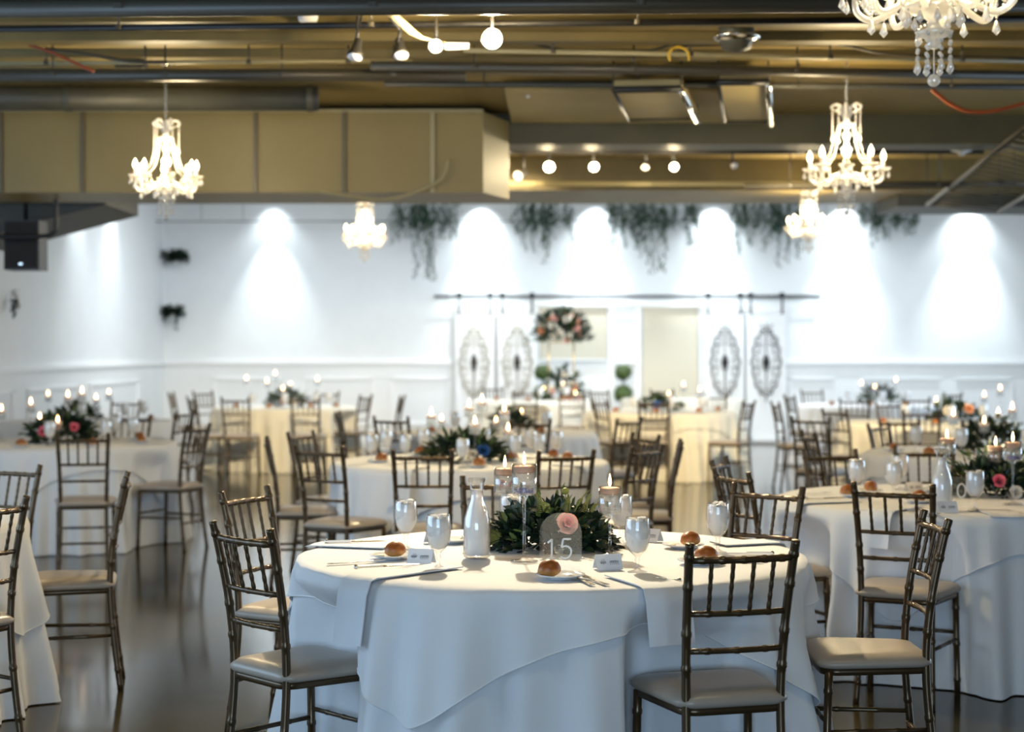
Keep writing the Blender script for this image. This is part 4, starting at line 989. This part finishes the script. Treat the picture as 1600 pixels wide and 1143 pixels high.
# ------------------------------------------------------------------ table 2
for px, py, q in ((581, 722, 'leftmost of all'), (603, 714, 'second from the left'), (634, 722, 'third from the left'), (661, 711, 'fourth from the left'), (723, 731, 'right before the blue flowers'), (757, 710, 'right behind the flowers'),
                  (805, 723, 'fourth from the right'), (829, 714, 'third from the right'), (841, 722, 'second from the right'), (870, 715, 'rightmost of all')):
    gob(px, py, 2, 'ice water goblet, %s, on the table straight behind table 15' % q)
for px, py, q in ((593, 722, 'first'), (654, 711, 'second'), (746, 730, 'third'), (797, 720, 'fourth'), (862, 716, 'fifth'), (884, 720, 'sixth')):
    pl(px, py, 2, q+' from left on the table straight behind table 15')
g = empty('flower_centerpiece', (-.30, 10.75, TZ)); tag(g, 'green centrepiece with blue flower on the table behind table 15', 'flower arrangement')
foliage(.26, .18, .15, 420, .07, .032, 21, 'leaf', g); foliage(.28, .2, .17, 160, .06, .025, 22, 'leaf2', g, 'bright_leaves', .02)
rose_mb(.04, (.12, -.17, .08), (.2, -1, .5), 5).obj('blue_flower', 'bluepetal', g); rose_mb(.03, (-.01, -.19, .07), (0, -1, .5), 6).obj('rose', 'rose', g); rose_mb(.03, (.05, -.19, .06), (0, -1, .5), 7).obj('rose', 'rosewhite', g)
for k, (px, py, dD) in enumerate(((674, 640, .1), (733, 626, .2), (742, 652, -.25), (753, 618, .35), (788, 634, .0), (794, 664, -.1))): simple_candle(px, py, 2, k, dD)
napkin(2, None, -25, .14, .2, .22, 'white napkin hanging left of the two chair backs behind table 15', seed=1); napkin(2, None, 22, .14, .2, .2, 'white napkin hanging between the two chair backs behind table 15', seed=2)
napkin(2, None, 55, .14, .2, .2, 'white napkin hanging at the right of the table behind table 15', seed=5)
# ------------------------------------------------------------------ centrepieces and ware of the other tables
def centre(tk, dx, dy, rx, rz, lab, roses=(), seed=0, n=260):
    x, y, _ = T[tk]; g = empty('flower_centerpiece', (x+dx, y+dy, TZ)); tag(g, lab, 'flower arrangement')
    foliage(rx, rx*.7, rz, n, .075, .035, seed, 'leaf', g); foliage(rx*1.05, rx*.75, rz*1.1, n//3, .06, .025, seed+1, 'leaf2', g, 'bright_leaves', .02)
    for i, (a, b, c, R, m_) in enumerate(roses): rose_mb(R, (a, b, c), (a*3, -1, .5), seed+i).obj('rose', m_, g)
centre(12, .05, -.1, .27, .19, 'dark centrepiece with pink rose on the left table', ((-.09, -.20, .10, .042, 'rosepink'), (.14, -.18, .13, .035, 'rosepink'), (.02, -.2, .14, .03, 'peach')), 31, 420)
centre(5, .0, .0, .22, .20, 'dark green centrepiece on the table right behind table 10', (), 41); centre(3, .15, .1, .2, .15, 'green centrepiece on the third table of the middle row', (), 51, 160)
centre(8, .0, 0, .24, .16, 'small green centrepiece on the ivory table before barn doors', ((-.05, -.17, .08, .05, 'bluepetal'), (.1, -.17, .06, .04, 'rosewhite')), 61, 160)
centre(11, .05, -.1, .26, .2, 'green centrepiece with pale roses on the far left ivory table', ((-.02, -.18, .08, .05, 'peach'), (.1, -.18, .06, .045, 'rosewhite')), 71, 220)
centre(7, .15, 0, .26, .22, 'dark green centrepiece on the rearmost right table', (), 81, 200); centre(6, .25, 0, .24, .18, 'green centrepiece on the third table on the right', ((-.1, -.17, .12, .05, 'rosewhite'), (.1, -.17, .14, .05, 'peach')), 91, 200)
centre(13, -.1, 0, .22, .15, 'green centrepiece on the table close to the left wall', (), 101, 160); centre(14, -.2, 0, .24, .17, 'green centrepiece on the table cut by the left edge', (), 111, 100)
CL = {11: ((385, 588), (417, 592), (430, 581), (442, 604), (454, 598), (496, 590)), 12: ((2, 634), (48, 624), (62, 646), (90, 652), (106, 613), (128, 607)), 8: ((1045, 613), (1068, 598), (1093, 606)), 9: ((850, 604), (880, 598), (889, 604), (899, 611)),
      7: ((1346, 596), (1367, 601), (1400, 591)), 6: ((1463, 622), (1510, 632), (1538, 613), (1563, 603)), 5: ((1490, 640), (1538, 652), (1560, 640), (1582, 630)), 3: ((690, 655), (775, 655), (815, 640)), 13: ((75, 612), (150, 618), (170, 610))}
for tk, lst in CL.items():
    for k, (px, py) in enumerate(lst): simple_candle(px, py, tk, k, (.15, -.15, .3, -.3, .1, 0)[k])
def ware(tk, angs, seed, rolls=True):
    x, y, ph = T[tk]; nm = ['near', 'near right', 'right', 'far right', 'far', 'far left', 'left', 'near left']
    for i in angs:
        a = math.radians(i*45); dx, dy = math.sin(a), -math.cos(a)
        tag(place(goblet, (x+dx*.55-dy*.08, y+dy*.55+dx*.08, TZ+.001), 0, 1.05), 'ice water goblet at the %s of %s' % (nm[i], ph), 'goblet', 'ice water goblets')
        if rolls:
            q = (x+dx*.66+dy*.1, y+dy*.66-dx*.1)
            tag(place(plate, (q[0], q[1], TZ), a), 'white bread plate at the %s of %s' % (nm[i], ph), 'plate', 'white bread plates')
            single(rollme, 'bread_roll', (q[0], q[1], TZ+.0075), a, 'toasted bread roll at the %s of %s' % (nm[i], ph), 'bread roll', 'bread rolls on plates')
ware(12, (0, 1, 2, 3), 1); ware(5, (0, 7, 6, 1), 2); ware(3, (0, 1, 7), 3); ware(8, (0, 1, 7, 2), 4); ware(11, (0, 1, 7, 2), 5); ware(6, (0, 7, 1), 6); ware(7, (0, 1, 7), 7); ware(13, (0, 1, 2), 8); ware(9, (0, 1, 7, 2), 9); ware(14, (2, 1), 10, False)

# ------------------------------------------------------------------ tall flower stand on the head table, topiaries
D9 = 24.05; tx = (877-800)*D9/F
st = empty('flower_stand', (tx, D9, TZ)); tag(st, 'tall thin gold flower stand on the head table', 'flower stand')
for a, b in ((-.18, -.1), (.18, -.1), (.18, .1), (-.18, .1)): MB().tube([(a, b, 0), (a, b, .82)], .008, 6).obj('leg', 'gold', st)
MB().tube([(-.18, -.1, .82), (.18, -.1, .82), (.18, .1, .82), (-.18, .1, .82)], .008, 6, closed=True).box((0, 0, .825), (.34, .2, .01)).obj('top_frame', 'gold', st)
MB().tube([(-.18, -.1, .008), (.18, -.1, .008), (.18, .1, .008), (-.18, .1, .008)], .008, 6, closed=True).obj('base_frame', 'gold', st)
def bouquet(loc, rx, rz, lab, seed, n=230, nr=16):
    g = empty('flower_bouquet', loc); tag(g, lab, 'flower arrangement'); foliage(rx, rx*.8, rz, n, .10, .05, seed, 'leaf', g); foliage(rx*.9, rx*.7, rz, n//3, .09, .05, seed+5, 'leaf2', g, 'bright_leaves')
    rnd = random.Random(seed)
    for i in range(nr):
        a = rnd.uniform(-1.25, 1.25); b = rnd.uniform(.05, 1.2); p_ = (math.sin(a)*math.cos(b)*rx*.9, -math.cos(a)*math.cos(b)*rx*.72, math.sin(b)*rz*.9)
        rose_mb(rnd.uniform(.04, .06), p_, (p_[0], -1, p_[2]), i).obj('rose', ('rosewhite', 'rose', 'rosewhite', 'peach')[i % 4], g)
bouquet((tx, D9, TZ+.82), .40, .46, 'large dome of blush and cream roses on the gold stand', 5, 620, 22)
bouquet((tx+.03, D9-.25, TZ+.0), .26, .44, 'lower flower mound at the foot of the gold stand', 9, 160, 10)
for px, D, lab in ((848, 25.9, 'round clipped topiary left of the flower stand'), (974, 25.9, 'round clipped topiary between the beige shades')):
    x = (px-800)*D/F; g = empty('topiary', (x, D, 0)); tag(g, lab, 'topiary', 'clipped topiaries')
    MB().lathe([(.12, 0), (.13, .02), (.17, .34), (.18, .36), (.16, .36), (.15, .33)], (0, 0, 0), 16, True).obj('pot', 'trim', g)
    MB().tube([(0, 0, .3), (0, 0, 1.2)], .015, 6).obj('stem', 'iron', g)
    for z, rr in ((1.13, .13), (.80, .15)):
        m = MB().ball((0, 0, z), rr*.9, 12); rnd = random.Random(3)
        for i in range(260):
            v = Vector((rnd.gauss(0, 1), rnd.gauss(0, 1), rnd.gauss(0, 1))).normalized(); m.leaf(Vector((0, 0, z))+v*rr*.88, v+Vector((rnd.uniform(-.6, .6), rnd.uniform(-.6, .6), rnd.uniform(-.6, .6))), (1, 0, 0), .035, .02)
        m.obj('clipped_ball', 'leaf2', g)

# ------------------------------------------------------------------ hanging greenery and wall plants
YG = 25.9
t = empty('greenery_wire', (0, 0, 0)); tag(t, 'thin dark wire stretched along the top of the far wall', 'wire')
MB().tube([Q(200, 346, YG), Q(1430, 345, YG)], .008, 5).obj('wire', 'black', t)
for px in (315, 380, 560, 800, 1040, 1290, 1425): MB().tube([Q(px, 346, YG), (Q(px, 346, YG).x, YG, 3.95)], .004, 4).obj('hanger', 'black', t)
GL = ((640, 50, 40, 'nearest the small distant chandelier'), (676, 60, 95, 'left of the bright spot behind the duct end'), (828, 46, 70, 'right of the duct end'), (868, 40, 45, 'behind the lit lamp nearest the duct end'), (968, 46, 60, 'between the two brightest wall spots'),
      (1010, 50, 95, 'behind the lit lamp farthest from the duct end'), (1062, 46, 40, 'left of the spot above the right barn doors'), (1180, 60, 55, 'right of the spot above the right barn doors'), (1232, 46, 75, 'left of the middle right chandelier'), (1372, 50, 45, 'right of the middle right chandelier'), (1412, 34, 30, 'nearest the slatted tray'))
for k, (px, wpx, lpx, lab) in enumerate(GL):
    g = empty('hanging_greenery', Q(px, 345, YG-.08)); tag(g, 'trailing plant on the far wire, '+lab, 'hanging plant', 'trailing plants on the far wire')
    m = MB(); rnd = random.Random(k); sc_ = YG/F; stm = MB()
    for j in range(int(wpx/2.0)):
        x0 = rnd.uniform(-.62, .62)*wpx*sc_; L = rnd.uniform(.0, .4)*lpx*sc_ if j % 5 else lpx*sc_*rnd.uniform(.6, 1.0); top = rnd.uniform(.15, .42)
        for q in range(int((L+top)/.022)):
            z = top-q*.022; m.leaf((x0+rnd.uniform(-.03, .03)+.03*math.sin(q*.3+j), rnd.uniform(-.05, .05), z), (rnd.uniform(-1, 1), rnd.uniform(-1, 1), -.6), (0, 0, 1), .06, .032)
        stm.tube([(x0, 0, top), (x0+.02, 0, -L)], .003, 4)
    m.obj('leaves', 'garland', g); stm.obj('stems', 'leaf', g)
def wall_plant(px, py, wd, ln, lab, D, seed, trail):
    g = empty('wall_plant', Q(px, py, D)); tag(g, lab, 'wall plant', 'trailing plants in wall holders')
    MB().lathe([(.04, -.12), (.06, -.02), (.065, 0)], (0, 0, 0), 12, True).obj('pot', 'trim', g); MB().tube([(0, 0, 0), (0, .12, .02)], .01, 5).obj('bracket', 'trim', g)
    m = MB(); rnd = random.Random(seed)
    f_ = min(1, wd/.14)
    for i in range(int(230*f_)):
        a = rnd.random()*2*PI; q = rnd.random()*wd; m.leaf((q*math.cos(a)*1.0, q*math.sin(a)*.4-.05, rnd.uniform(-.06, .10)*(1-q)), (math.cos(a), math.sin(a)*.4, rnd.uniform(-.6, .5)), (0, 0, 1), .10*f_, .055*f_)
    for j, (x0, L) in enumerate(trail):
        for q in range(int(L/.02)): m.leaf((x0+.02*math.sin(q), -.06, -q*.02), (rnd.uniform(-1, 1), rnd.uniform(-1, 0), -.5), (0, 0, 1), .07, .04)
    m.obj('foliage', 'leaf', g)
wall_plant(275, 401, .17, 0, 'upper trailing wall plant at the far left corner', 26.3, 1, ((.18, .12),))
wall_plant(271, 488, .14, 0, 'lower trailing wall plant at the far left corner', 26.3, 2, ((.06, .28), (-.1, .15)))
wall_plant(25, 466, .04, 0, 'narrow trailing plant on the left wall under the loudspeaker', 18.2, 3, ((0, .2), (.02, .14)))
# bent wire hook on the far left
